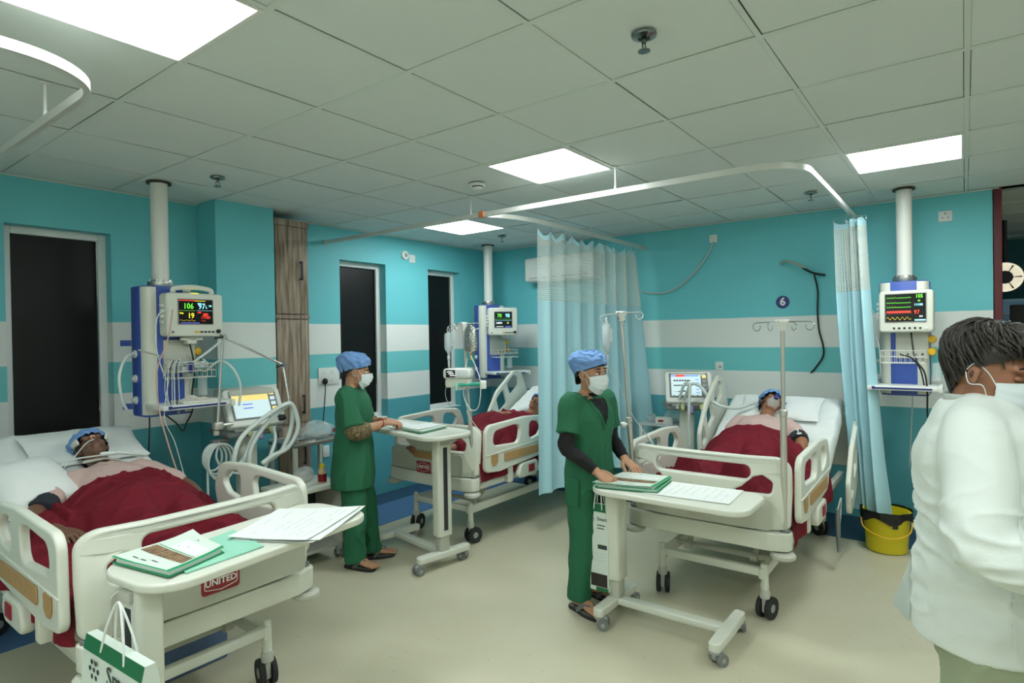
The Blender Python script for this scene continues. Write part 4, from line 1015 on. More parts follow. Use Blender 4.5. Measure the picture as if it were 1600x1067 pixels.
# ---------------------------------------------------------------- patient monitors
def monitor(label, c, nrm, w, h, kind):
    M = facing(c, nrm)
    t = thing('patient_monitor', label, 'monitor', c, 0, 'patient monitors'); t.rotation_euler = M.to_euler()
    q = MB(); q.plate(rrect(0, 0, w, h, .025, 5), [], .11, .014, Matrix.Translation((0, 0, -.055)), 3); obj('casing', q, 'cream', t)
    sw, sh, sy = (w*.60, h*.56, .02) if kind != 3 else (w*.74, h*.66, .025)
    q = MB(); q.plate(rrect(0, sy, sw+.012, sh+.012, .006, 3), [], .004, .001, Matrix.Translation((0, 0, .001))); obj('screen_bezel', q, 'mid_grey', t)
    q = MB(); q.box((0, sy, .0035), (sw, sh, .003)); scr = obj('screen', q, 'scr_black', t)
    def tx(s, x, y, size, mm, al='CENTER', b=0.0006): q = MB(); q.text(s, size, Matrix.Translation((x*sw, sy+y*sh, .0053)), .0002, al, b, .85); obj('reading', q, mm, scr)
    def wave(y, amp, mm, f, x0=-.48, x1=.20, th=.0012, style=0):
        pts = []
        n = 90
        for i in range(n):
            u = i/(n-1); ph = (u*f) % 1.0
            if style == 0: v = (1.0 if .18 < ph < .24 else -.3 if .24 <= ph < .3 else .25*math.sin((ph-.4)*PI/.3) if .4 < ph < .7 else 0)
            elif style == 1: v = math.sin(ph*2*PI)
            else: v = abs(math.sin(ph*PI))
            pts.append((lerp(x0, x1, u)*sw, sy+y*sh+amp*v*sh))
        q = MB()
        for a, b in zip(pts[:-1], pts[1:]): q.quad((a[0], a[1]-th, .0055), (b[0], b[1]-th, .0055), (b[0], b[1]+th, .0055), (a[0], a[1]+th, .0055))
        obj('trace', q, mm, scr, smooth=False)
    def bar(x, y, bw, bh, mm): q = MB(); q.box((x*sw, sy+y*sh, .0053), (bw*sw, bh*sh, .0006)); obj('screen_block', q, mm, scr)
    if kind == 1:
        tx('106', -.22, .22, .052, 'scr_green'); tx('97', .17, .22, .052, 'scr_cyan'); tx('L', .31, .2, .026, 'scr_cyan'); tx('100', .42, .25, .016, 'scr_cyan')
        tx('19', -.15, -.17, .050, 'scr_yellow'); tx('(80)', .28, -.12, .026, 'scr_red'); tx('117/69', .28, -.24, .026, 'scr_red', b=.0002); tx('-- --', .22, -.36, .018, 'scr_red')
        bar(-.25, .46, .48, .03, 'scr_red'); bar(.12, .45, .32, .02, 'scr_yellow'); bar(-.18, -.46, .55, .035, 'scr_violet')
        wave(.04, .02, 'scr_green', 5, -.48, -.02, .0006); wave(.04, .02, 'scr_cyan', 5, .02, .48, .0006, 2); wave(-.36, .02, 'scr_yellow', 3, -.48, -.02, .0006, 1)
        tx('Resp', -.42, -.06, .014, 'scr_yellow'); tx('NIBP', .1, -.03, .014, 'scr_red'); tx('SpO2', .1, .34, .012, 'scr_cyan')
    elif kind == 2:
        tx('70', -.22, .25, .060, 'scr_green'); tx('98', .25, .25, .060, 'scr_cyan'); tx('140/90', -.25, -.22, .030, 'scr_white'); tx('18', .25, -.22, .03, 'scr_yellow', b=0)
        wave(.03, .03, 'scr_green', 6, -.48, .48, .0008); wave(-.07, .02, 'scr_cyan', 5, -.48, .48, .0008, 2); bar(.28, -.45, .34, .06, 'scr_violet'); bar(-.2, -.44, .4, .02, 'scr_white')
    else:
        tx('105', .34, .40, .036, 'scr_green'); tx('111/68', .32, .10, .022, 'scr_cyan'); tx('81', .34, .24, .018, 'scr_green'); tx('97', .28, -.17, .040, 'scr_red'); tx('37.0', .38, -.32, .014, 'scr_white'); bar(.36, -.45, .26, .05, 'scr_cyan')
        wave(.36, .07, 'scr_green', 9, -.47, .14); wave(.18, .05, 'scr_green', 9, -.47, .14); wave(.02, .06, 'scr_green', 9, -.47, .14)
        wave(-.18, .05, 'scr_red', 9, -.47, .14, .007, 2); wave(-.38, .045, 'scr_yellow', 5, -.47, .14, .001, 1)
    yb = -h/2+.03
    if kind == 3:
        for i in range(6): q = MB(); q.cyl((-.07+.032*i, yb, 0), (-.07+.032*i, yb, .004), .008, n=12); obj('button', q, 'dark_grey', t)
        q = MB(); q.cyl((.125, yb, 0), (.125, yb, .008), .010, n=14); obj('dial', q, 'white_plastic', t)
    else:
        q = MB(); q.box((w*.02, yb, .001), (.03, .012, .004), .001); obj('button', q, 'yellow', t)
        for i in range(4): q = MB(); q.box((w*.10+.025*i, yb, .001), (.018, .012, .004), .001); obj('button', q, 'dark_grey', t)
        q = MB(); q.cyl((w*.40, yb+.004, 0), (w*.40, yb+.004, .012), .014, n=18); obj('dial', q, 'black', t)
        q = MB(); q.cyl((-w*.40, yb, 0), (-w*.40, yb, .003), .009, n=14); obj('power_button', q, 'grey_plastic', t)
    if kind == 1:
        q = MB(); q.tube(spline([(-.12, h/2-.005, -.04), (-.115, h/2+.028, -.04), (0, h/2+.042, -.04), (.115, h/2+.028, -.04), (.12, h/2-.005, -.04)], 6), [(.009, .016)]*25, 10, side=(0, 0, 1)); obj('carry_handle', q, 'cream', t)
        q = MB(); q.box((-.0, h/2-.002, -.02), (.05, .01, .03), .004); obj('alarm_light', q, 'scr_yellow', t)
    for i in range(4):
        q = MB(); q.box((-w/2-.008, .06-.035*i, -.05), (.02, .02, .03), .005); obj('cable_port', q, 'white_plastic', t)
    return t
monitor('patient monitor showing 106 and 97 over the nearest bed', (0.812, -0.135, 1.772), (0, -1, 0), 0.365, 0.285, 1)
monitor('distant patient monitor showing 70 and 98 in the corner', (4.21, -0.06, 1.765), (-.66, -.75, 0), 0.33, 0.31, 2)
monitor('patient monitor with green, red and yellow traces showing 105 and 97', (4.10, -3.842, 1.735), (-1, 0.05, 0.02), 0.335, 0.305, 3)
# ---------------------------------------------------------------- cables and hoses at the left column
add_cable('gas_hose', 'white gas hose looping from the side of the left supply column', 'hose', [(0.535, 0.12, 1.52), (0.46, 0.05, 1.50), (0.41, 0.02, 1.38), (0.43, 0.02, 1.22), (0.50, 0.08, 1.12)], 0.009, 'tubing')
add_cable('power_cable', 'black cable hanging straight below the left supply column', 'cable', [(0.61, 0.10, 1.12), (0.60, 0.08, 1.0), (0.59, 0.10, 0.70)], 0.005, 'wire_black')
add_cable('power_cable', 'black cable drooping in a V below the left supply column', 'cable', [(0.66, 0.02, 1.13), (0.73, 0.0, 1.06), (0.775, 0.0, 1.0), (0.80, 0.0, 1.05), (0.84, 0.0, 1.13), (0.83, -.02, 1.25), (0.84, -.04, 1.42), (.80, -.06, 1.60)], 0.005, 'wire_black')
add_cable('monitor_lead', 'pinkish monitor lead falling from the left column to the bed', 'cable', [(0.64, -0.20, 1.80), (0.60, -.22, 1.62), (0.52, -0.25, 1.42), (0.515, -0.28, 1.19), (0.55, -0.30, 0.99), (0.60, -0.32, 0.78)], 0.0045, 'wire_pink')
add_cable('monitor_lead', 'thin bluish monitor lead falling to the nearest bed', 'cable', [(0.62, -0.20, 1.42), (0.56, -0.24, 1.14), (0.60, -0.28, 0.98), (0.645, -0.30, 0.76)], 0.0025, 'tubing')
add_cable('monitor_lead', 'white lead looping beside the monitor showing 106', 'cable', [(0.62, -.19, 1.80), (0.56, -.18, 1.76), (0.545, -.18, 1.60), (0.57, -.18, 1.45), (0.60, -.2, 1.35)], 0.0035, 'tubing')
t = thing('lead_clip', 'bundle of monitor leads clipped to a rod on the left supply column', 'cable bundle', (0.56, -0.10, 1.50))
q = MB(); q.cyl((-.06, .06, .05), (.08, -.1, -.02), .006, n=10); obj('rod', q, 'steel', t)
for k in range(7):
    q = MB(); q.tube(spline([(.06+.01*k, -.1, -.02), (.03+.012*k, -.11, -.08), (.02+.014*k, -.11, -.22-.02*k), (.05+.006*k, -.11, -.33)], 5), .0028, 6); obj('lead', q, ['wire_grey', 'tubing', 'dark_grey'][k % 3], t)
t = thing('tubing_packet', 'clear bags of tubing piled in the wire basket of the left column', 'tubing', (0.80, -0.10, 1.375))
for k in range(5):
    r_ = random.Random(k); pts = [(r_.uniform(-.12, .12), r_.uniform(-.06, .06), r_.uniform(0.01, .11)) for _ in range(6)]
    q = MB(); q.tube(spline(pts, 5), .006, 8); obj('coil', q, 'tubing_clear' if k % 2 else 'tubing', t)
q = MB(); q.tube(spline([(.0, 0, .08), (.1, -.03, .16), (.19, -.05, .24)], 5), .008, 8); obj('suction_tip', q, 'tubing', t)
q = MB(); q.box((-.03, -.04, .05), (.04, .02, .07), .006); obj('cap', q, 'navy', t)
add_cable('tube', 'white corrugated tube reaching from the basket towards the ventilator', 'tube', [(0.90, -.08, 1.40), (0.97, -.12, 1.46), (1.03, -.16, 1.42), (1.07, -.2, 1.30), (1.06, -.2, 1.15)], 0.008, 'tubing')
q = MB(); q.grid(lambda u, v: Vector(((u-.5)*.24, (v-.5)*.18, .012+.018*abs(nz((u*3, v*3, 7)))*math.sin(PI*u)*math.sin(PI*v)*3)), 14, 10); r_ = bmesh.ops.extrude_face_region(q.bm, geom=q.bm.faces[:]); bmesh.ops.translate(q.bm, vec=(0, 0, -.012), verts=[v for v in r_['geom'] if isinstance(v, bmesh.types.BMVert)])
o = obj('folded_towel', q, 'gauze'); o.location = (0.80, -.14, 1.2015); tag(o, 'crumpled white towel on the shelf of the left supply column', 'towel')
# leads at the right column
add_cable('monitor_lead', 'grey lead looping at the left of the monitor showing 105', 'cable', [(4.13, -3.66, 1.70), (4.10, -3.62, 1.76), (4.10, -3.605, 1.68), (4.12, -3.67, 1.50), (4.14, -3.68, 1.25)], 0.004, 'wire_grey')
add_cable('power_cable', 'thick black cable in front of the right supply column', 'cable', [(4.16, -3.87, 1.60), (4.05, -3.90, 1.40), (4.03, -3.955, 1.30), (4.05, -3.97, 1.17), (4.12, -3.97, .95), (4.3, -4.0, .7)], 0.006, 'wire_black')
add_cable('power_cable', 'second black cable across the basket of the right supply column', 'cable', [(4.05, -3.82, 1.42), (4.03, -3.88, 1.40), (4.05, -3.93, 1.32), (4.12, -3.95, 1.20)], 0.005, 'wire_black')
add_cable('power_cable', 'thin cable hanging below the right supply column', 'cable', [(4.30, -3.87, 1.12), (4.32, -3.86, .9), (4.36, -3.84, .55)], 0.004, 'wire_grey')
# ================================================================ ventilators
def ventilator(label, loc, rz, nrm_tilt, kind):
    t = thing('ventilator', label, 'ventilator', loc, rz, 'ventilators')
    # local: front = -y
    q = MB(); q.box((0, .06, 1.10), (.34, .30, .30), .03, 4); obj('housing', q, 'cream_dark' if kind == 1 else 'cream', t)
    q = MB(); q.box((0, .04, .945), (.40, .36, .05), .022, 3); obj('tray', q, 'grey_plastic', t)
    M = facing((0, -.13, 1.13), nrm_tilt)
    q = MB(); q.plate(rrect(0, 0, .40, .29, .03, 5), [], .06, .012, M @ Matrix.Translation((0, 0, -.03)), 3); s_ = obj('display', q, 'white_plastic', t)
    q = MB(); q.box((0, .012, .001), (.33, .225, .004), M=M); obj('screen_frame', q, 'grey_plastic', s_)
    def blk(x, y, w, h, mm, lift=.0035): q = MB(); q.box((x, y+.012, lift), (w, h, .001), M=M); obj('screen_block', q, mm, s_)
    blk(-.022, 0, .255, .195, 'scr_pale')
    if kind == 1:
        blk(-.022, .06, .255, .055, 'scr_paleyellow', .0042); blk(-.022, .094, .255, .012, 'scr_blue', .0042)
        for k in range(2): blk(-.05, .005-.03*k, .07, .008, 'scr_violet', .0042)
        for k in range(5): blk(.135, .08-.04*k, .034, .026, 'scr_paleyellow' if k in (0, 3) else 'scr_pale', .0042)
    else:
        blk(-.03, .088, .24, .016, 'scr_blue', .0042); blk(-.07, .088, .08, .016, 'scr_red', .0048)
        for k, y in enumerate((.04, -.005, -.06)):
            q = MB(); pts = [(-.13+.15*i/40, y+.012+.012*abs(math.sin(i*(.5+.3*k)))*(1 if k < 2 else math.exp(-((i-20)/7)**2)*2)) for i in range(41)]
            for a, b in zip(pts[:-1], pts[1:]): q.quad(*[M @ Vector(p) for p in ((a[0], y+.010, .0045), (b[0], y+.010, .0045), (b[0], b[1]+.001, .0045), (a[0], a[1]+.001, .0045))])
            obj('trace', q, 'dark_grey', s_, smooth=False)
        for k in range(5): blk(.075, .05-.03*k, .03, .012, 'scr_blue', .0042)
        for k in range(6):
            q = MB(); q.cyl(M @ Vector((-.13+.04*k, -.088, .003)), M @ Vector((-.13+.04*k, -.088, .0045)), .009, n=12); obj('soft_key', q, 'grey_plastic', s_)
        for k in range(5): blk(.135, .08-.04*k, .034, .026, 'scr_paleyellow' if k == 0 else 'mid_grey', .0042)
    q = MB(); q.box((.165, -.115, .012), (.05, .04, .035), .008, M=M); obj('control_knob', q, 'black', s_)
    # front port block and ports
    q = MB(); q.box((0, -.12, .985), (.30, .06, .05), .012); pb = obj('port_block', q, 'paper_print', t)
    for x in (-.06, .10):
        q = MB(); q.cyl((x, -.14, .975), (x, -.175, .955), .017, n=14); q.cyl((x, -.17, .957), (x, -.20, .93), .014, n=14); obj('port', q, 'scr_pale_paint' if 'scr_pale_paint' in MATS else mat('scr_pale_paint', (205, 214, 150), .4), pb)
    q = MB(); q.cyl((.02, -.15, .965), (.02, -.18, .90), .016, n=14); obj('filter', q, 'scr_violet_paint' if 'scr_violet_paint' in MATS else mat('scr_violet_paint', (150, 140, 190), .4), pb)
    q = MB(); q.plate(rrect(0, 0, .13, .12, .03, 4), [], .80, .004, Matrix.Translation((0, .04, .52))); obj('cart_column', q, 'cream', t)
    for a in range(4):
        an = PI/4+a*PI/2; q = MB(); q.tube([(0, .04, .12), (.30*math.cos(an), .04+.30*math.sin(an), .085)], [.03, .02], 10); obj('cart_leg', q, 'cream_dark', t)
        caster_parts(t, .29*math.cos(an), .04+.29*math.sin(an), an, .035, .1, False)
    return t
def corrugated(t, name, pts, r=0.012, m='tubing', n=10):
    P = spline(pts, n); out = []; L = 0
    P2 = [P[0]]
    for a, b in zip(P[:-1], P[1:]):
        k = max(1, int((b-a).length/0.005))
        for i in range(1, k+1): P2.append(a.lerp(b, i/k))
    rr = [r*(1+.10*math.sin(i*PI*.9)) for i in range(len(P2))]
    q = MB(); q.tube(P2, rr, 8); o = obj(name, q, m, t, ang=80); return o
def hose_thing(name, label, pts, r=.012, m='tubing', group=None):
    t = thing(name, label, 'hose', pts[0], 0, group); p0 = Vector(pts[0])
    corrugated(t, 'hose', [Vector(p)-p0 for p in pts], r, m)
    q = MB(); q.cyl(Vector((0, 0, -.012)), Vector((0, 0, .014)), r*1.25, n=12); obj('connector', q, 'white_plastic', t)
    return t
vent1 = ventilator('ventilator with a tilted yellow and white screen beside the left column', (1.22, -0.02, 0), -0.12, (0, -.86, .5), 1)
q = MB(); q.box((1.30, 0.06, 1.262), (.10, .04, .014), .003); o = obj('model_badge', q, 'dark_grey'); bpy.data.objects.remove(o)
hose_thing('breathing_hose', 'white corrugated hose arching highest in front of the tilted screen', [(1.16, -.22, .95), (1.0, -.34, .80), (.905, -.42, .77), (0.89, -.45, .87), (.95, -.45, .985), (1.13, -.45, 1.10), (1.275, -.45, 1.158), (1.335, -.44, 1.10), (1.36, -.43, .97), (1.29, -.42, .85), (1.17, -.42, .81), (1.09, -.42, .77)], .0155, group='ventilator hoses')
hose_thing('breathing_hose', 'second white corrugated hose arching beside the tilted ventilator screen', [(1.03, -.38, .72), (1.025, -.39, .86), (1.11, -.40, 1.0), (1.25, -.40, 1.11), (1.33, -.40, 1.135), (1.34, -.39, 1.01), (1.30, -.38, .885), (1.25, -.37, .81), (1.14, -.36, .76)], .0155, group='ventilator hoses')
hose_thing('breathing_hose', 'short straight hose below the right port of the left ventilator', [(1.29, -.24, .97), (1.25, -.32, .89), (1.18, -.36, .785), (1.13, -.38, .72)], .012, group='ventilator hoses')
t = thing('support_arm', 'jointed chrome arm reaching over the left ventilator', 'support arm', (0.845, -0.33, 1.08))
q = MB(); q.cyl((0, 0, -.02), (.045, 0, .545), .0085, n=12); obj('upright', q, 'chrome', t)
q = MB(); q.cyl((.045, 0, .545), (.47, 0, .34), .0085, n=12); obj('cross_arm', q, 'chrome', t)
q = MB(); q.cyl((.47, 0, .34), (.485, -.05, .08), .0075, n=12); obj('drop_arm', q, 'chrome', t)
for p in ((.045, 0, .545), (.47, 0, .34)):
    q = MB(); q.cyl((p[0], -.022, p[2]), (p[0], .022, p[2]), .017, n=16); jj = obj('joint', q, 'chrome', t)
    q = MB(); q.cyl((p[0]-.01, -.02, p[2]), (p[0]-.065, -.03, p[2]-.01), .007, n=10); obj('lever', q, 'black', jj)
q = MB(); q.box((.0, .0, -.03), (.06, .05, .05), .01); q.cyl((-.01, 0, -.06), (-.01, 0, -.09), .018, n=12); q.cyl((.03, 0, -.03), (.10, .0, -.03), .012, n=10); obj('clamp', q, 'steel', t)
t = thing('coiled_hose', 'coil of white hose hung on the left ventilator stand', 'hose', (0.98, -0.02, 0.90))
for k in range(4):
    q = MB(); rr_ = random.Random(40+k); w_ = .065+.02*k*.5; cx = -.045+.016*k
    q.tube([(cx+w_*math.sin(a)*1.0, -.05-.012*k, -.10-.012*k+ (.09+.012*k)*math.cos(a)) for a in [2*PI*i/28 for i in range(28)]], .0075, 8, closed=True); obj('loop', q, 'tubing', t)
q = MB(); q.tube(spline([(0.0, -.04, 0.0), (-.05, -.05, -.06), (-.078, -.05, -.16), (-.08, -.05, -.40)], 6), .008, 8); obj('tail', q, 'tubing', t)
q = MB(); q.tube(spline([(0.0, -.06, 0.0), (-.03, -.07, -.10), (.03, -.07, -.20), (.13, -.08, -.24)], 6), .008, 8); obj('tail', q, 'tubing', t)
q = MB(); q.box((.02, -.03, .0), (.12, .05, .03), .008); obj('hook', q, 'grey_plastic', t)
vent2 = ventilator('ventilator with a blue-white screen at the head of bed six', (4.17, -2.18, 0), math.radians(-62), (0, -.90, .42), 2)
hose_thing('breathing_hose', 'white hose running from the far ventilator to the face mask', [(4.02, -2.20, .95), (3.97, -2.24, 1.05), (3.93, -2.31, 1.16), (3.9, -2.40, 1.15), (3.88, -2.48, 1.06), (3.88, -2.57, 1.0), (3.90, -2.70, 0.985), (3.96, -2.82, 1.03)], .013, group='ventilator hoses')
hose_thing('breathing_hose', 'white hose hanging below the far ventilator screen', [(4.0, -2.16, .95), (3.93, -2.24, 1.14), (3.92, -2.30, 1.16), (3.91, -2.295, .95), (3.93, -2.29, .62)], .013, group='ventilator hoses')
# ================================================================ infusion gear on the far bed's pole
def on_pole_B(z): return (2.305, -1.245 + (z-.545)*0.0751, z)
def on_pole_L(z): return (2.305, -2.555 + (z-.545)*0.0651, z)
p = on_pole_B(1.30)
t = thing('infusion_pump', 'white infusion pump with small dark screen clamped to the far iv pole', 'infusion pump', p, math.radians(-60))
q = MB(); q.box((-.05, -.07, .03), (.21, .12, .075), .022, 4); obj('upper_case', q, 'white_plastic', t)
q = MB(); q.box((-.05, -.06, -.04), (.19, .10, .07), .02, 4); obj('lower_case', q, 'cream', t)
q = MB(); q.box((-.095, -.131, .03), (.07, .003, .055), .001); s_ = obj('screen', q, 'scr_black', t)
for k in range(3): q = MB(); q.box((-.10+.01*k, -.1328, .043-.013*k), (.04, .001, .005)); obj('screen_text', q, 'scr_white', s_)
q = MB(); q.box((-.01, -.131, .03), (.08, .003, .05), .002); obj('keypad', q, 'paper_print', t)
q = MB(); q.box((.0, -.0, 0), (.05, .05, .05), .008); obj('clamp', q, 'white_plastic', t)
p = on_pole_B(1.245)
t = thing('syringe_pump_clip', 'green syringe lying across the infusion pump on the far pole', 'syringe', p, math.radians(-50))
q = MB(); q.cyl((-.06, -.1, 0), (.10, -.1, .005), .013, n=14); obj('barrel', q, 'teal_green', t)
q = MB(); q.box((.12, -.1, .0), (.045, .05, .06), .006); obj('holder', q, 'white_plastic', t)
q = MB(); q.box((-.08, -.1, -.01), (.018, .04, .06), .004); obj('plunger', q, 'folder_mint', t)
iv_bottle('hanging saline bottle above the infusion pump at the far bed', (2.305, -1.005, 1.665), .3, .165, .082)
iv_bottle('hanging saline bottle behind the black-sleeved nurse', (2.305, -2.375, 1.70), .3, .185, .085)
q = MB(); q.tube([(0, 0, 0), (0, 0, -.03), (.0, 0, -.11), (0, 0, -.19), (0, 0, -.22)], [(.01, .01), (.05, .02), (.062, .034), (.055, .03), (.012, .012)], 14, side=(0, 1, 0)); q.displace(lambda c: c + Vector((.009*nz((c.x*30, c.y*30, c.z*30)), .009*nz((c.y*33, c.z*30, 4)), .004*nz((c.z*40, c.x*40, 9)))))
t = thing('foil_bag', 'crinkled silver foil drip bag on the far iv pole', 'drip bag', (2.30, -1.235, 1.69)); obj('bag', q, 'foil', t)
q = MB(); q.cyl((0, 0, -.215), (0, 0, -.26), .008, n=8); obj('outlet', q, 'yellow', t)
add_cable('iv_line', 'white iv line looping below the infusion pump', 'iv line', [(2.25, -1.245, 1.44), (2.24, -1.22, 1.30), (2.24, -1.215, 1.155), (2.25, -1.275, 1.06), (2.26, -1.34, 1.09), (2.26, -1.36, 1.255), (2.25, -1.33, 1.37), (2.27, -1.26, 1.46)], .004, 'tubing')
add_cable('iv_line', 'thin iv line trailing from the far pump onto the red blanket', 'iv line', [(2.28, -1.20, 1.24), (2.27, -1.22, 1.05), (2.36, -1.25, .90), (2.55, -1.20, .83), (2.62, -1.10, .84), (2.8, -1.0, .86)], .0025, 'tubing')
add_cable('pump_lead', 'thin pale lead hanging left of the infusion pump', 'cable', [(2.25, -1.03, 1.23), (2.24, -1.025, 1.17), (2.24, -1.05, 1.10), (2.26, -1.09, 1.05)], .0025, 'wire_grey')
add_cable('iv_line', 'thin iv line slanting from the saline bottle to the rail of bed six', 'iv line', [(2.31, -2.37, 1.40), (2.33, -2.385, 1.36), (2.34, -2.42, 1.32), (2.36, -2.50, 1.12), (2.40, -2.60, .955)], .0022, 'tubing')
q = MB(); q.cyl((0, 0, 0), (.012, -.03, -.05), .010, .006, n=10); q.cyl((0, 0, 0), (-.003, .008, .015), .004, n=8); o = obj('line_connector', q, 'white_plastic'); o.location = (2.40, -2.60, .96); tag(o, 'white iv connector resting on the rail of bed six', 'connector')
# ================================================================ furniture around the beds
t = thing('bedside_locker', 'low cream bedside locker behind the reading nurse', 'locker', (1.43, -0.385, 0))
q = MB(); q.box((0, 0, .545), (.46, .36, .03), .006); obj('locker_top', q, 'cream', t)
for s in (-1, 1): q = MB(); q.box((s*.205, 0, .31), (.02, .33, .44), .003); obj('side_panel', q, 'cream_dark', t)
q = MB(); q.box((0, .155, .31), (.42, .015, .44)); obj('back_panel', q, 'dark_grey', t)
q = MB(); q.box((0, 0, .11), (.40, .32, .02)); obj('bottom_shelf', q, 'cream_dark', t)
for (a, b) in ((-.19, -.14), (.19, -.14), (-.19, .14), (.19, .14)): caster_parts(t, a, b, .4, .035, .1, False)
t = thing('juice_bottle', 'small red-labelled juice bottle on the low locker', 'bottle', (1.525, -0.47, .56))
q = MB(); q.lathe([(.001, 0), (.028, 0), (.03, .006), (.03, .075), (.026, .09), (.017, .105), (.017, .118), (.001, .118)], n=20); obj('bottle', q, 'mint_glass' if 'mint_glass' in MATS else mat('mint_glass', (196, 170, 130), .2), t)
q = MB(); q.lathe([(.0305, .012), (.031, .012), (.031, .068), (.0305, .068)], n=20); obj('wrapper', q, 'juice_red', t)
q = MB(); q.lathe([(.001, .112), (.019, .112), (.019, .135), (.001, .136)], n=16); obj('cap', q, 'bin_yellow', t)
t = thing('cotton_roll', 'clear plastic bag of supplies behind the juice bottle', 'plastic bag', (1.46, -.34, .56))
q = MB(); q.ell((0, 0, .055), (.085, .06, .06), 16); q.displace(lambda c: c + Vector((.012*nz(c*22), .012*nz(c*25, 1, 3), .008*nz(c*20, 1, 5)))); 
for v in q.bm.verts: v.co.z = max(v.co.z, 0.001)
obj('bag', q, 'clear', t); q = MB(); q.lathe([(.001, 0), (.03, 0), (.03, .06), (.001, .06)], (.0, 0, .01), 16); obj('roll', q, 'gauze', t)
t = thing('instrument_trolley', 'white trolley with chrome edged top beside the wooden cupboard', 'trolley', (1.75, 0.03, 0))
q = MB(); q.box((0, 0, .785), (.48, .36, .018), .004); obj('trolley_top', q, 'grey_plastic', t)
q = MB(); q.tube([(-.24, -.18, .80), (.24, -.18, .80), (.24, .18, .80), (-.24, .18, .80)], .010, 8, closed=True); obj('chrome_rim', q, 'chrome', t)
for (a, b) in ((-.22, -.16), (.22, -.16), (-.22, .16), (.22, .16)): q = MB(); q.box((a, b, .42), (.03, .03, .72), .004); obj('leg', q, 'cream', t); caster_parts(t, a, b, .7, .03, .1, False)
q = MB(); q.box((0, 0, .25), (.44, .32, .015), .003); obj('lower_shelf', q, 'cream_dark', t)
def plastic_bag(label, loc, r, seed):
    t = thing('plastic_packet', label, 'plastic bag', loc)
    q = MB(); q.ell((0, 0, r[2]*.9), r, 24); q.displace(lambda c: c + Vector((.02*nz(c*16, 1, seed), .02*nz(c*17, 1, seed+2), .014*nz(c*19, 1, seed+4))))
    for v in q.bm.verts: v.co.z = max(v.co.z, 0.001)
    obj('film', q, 'clear', t, ang=20)
    q = MB(); q.tube([(r[0]*.6*math.cos(a), r[1]*.6*math.sin(a), .03+.006*math.sin(3*a)) for a in [2*PI*i/24 for i in range(24)]], .007, 8, closed=True); obj('tubing_coil', q, 'tubing', t)
    return t
pb_ = plastic_bag('clear plastic bag of tubing on the chrome edged trolley', (1.80, -.02, .808), (.14, .10, .07), 3.0)
q = MB(); q.box((.12, -.06, .05), (.012, .02, .03)); obj('red_tag', q, 'united_red', pb_)
t = thing('metal_tray', 'small dark tray of instruments at the edge of the trolley', 'tray', (1.62, -.09, .806))
q = MB(); q.box((0, 0, .008), (.16, .12, .016), .005); obj('tray', q, 'steel', t)
for k in range(4): q = MB(); q.cyl((-.06, -.04+.025*k, .02), (.06, -.045+.028*k, .022), .004, n=8); obj('instrument', q, 'chrome' if k % 2 else 'dark_grey', t)
t = thing('side_table', 'pale side table between the wide curtain and bed six', 'table', (4.44, -1.87, 0))
q = MB(); q.box((0, 0, .735), (.40, .40, .02), .004); obj('table_top', q, 'paper_print', t)
for (a, b) in ((-.18, -.18), (.18, -.18), (-.18, .18), (.18, .18)): q = MB(); q.box((a, b, .365), (.03, .03, .72), .003); obj('leg', q, 'white_paint', t)
q = MB(); q.box((0, 0, .30), (.36, .36, .015)); obj('lower_shelf', q, 'paper_print', t)
t = thing('supply_box', 'flat white box with red print on the pale side table', 'box', (4.32, -1.90, .746), .3)
q = MB(); q.box((0, 0, .03), (.10, .16, .06), .003); obj('carton', q, 'white_plastic', t)
q = MB(); q.box((-.0505, .03, .03), (.001, .05, .02)); obj('red_print', q, 'united_red', t)
plastic_bag('clear plastic packet on the white box by the wide curtain', (4.44, -1.95, .747), (.11, .10, .06), 8.0)
plastic_bag('crumpled clear packet at the curtain side of the pale table', (4.36, -1.76, .747), (.08, .05, .04), 11.0)
# yellow bin
t = thing('waste_bin', 'yellow waste bucket with black liner under the narrow curtain', 'bin', (4.02, -3.72, 0.004))
q = MB(); q.lathe([(.001, 0), (.125, 0), (.13, .004), (.146, .26), (.155, .262), (.155, .285), (.143, .285), (.138, .26), (.125, .03), (.001, .03)], n=36); obj('bucket', q, 'bin_yellow', t)
q = MB()
def _liner(u, v):
    a = 2*PI*u; r = .168+.004*math.sin(a*9)+.003*math.sin(a*17+1)
    z = lerp(.30, .235+.02*math.sin(a*5), v); return Vector((r*(1-.03*(1-v))*math.cos(a), r*(1-.03*(1-v))*math.sin(a), z))
q.grid(_liner, 73, 6); obj('liner', q, 'bag_black', t)
q = MB(); q.tube(spline([(-.02, -.158, .265), (-.10, -.15, .17), (-.165, -.06, .13), (-.165, .05, .14), (-.1, .14, .18), (-.01, .158, .265)], 6), .005, 8); obj('handle', q, 'yellow', t)
q = MB(); q.box((-.13, -.065, .21), (.004, .035, .04), .001, rot=(0, 0, .45)); obj('sticker', q, 'ink', t)
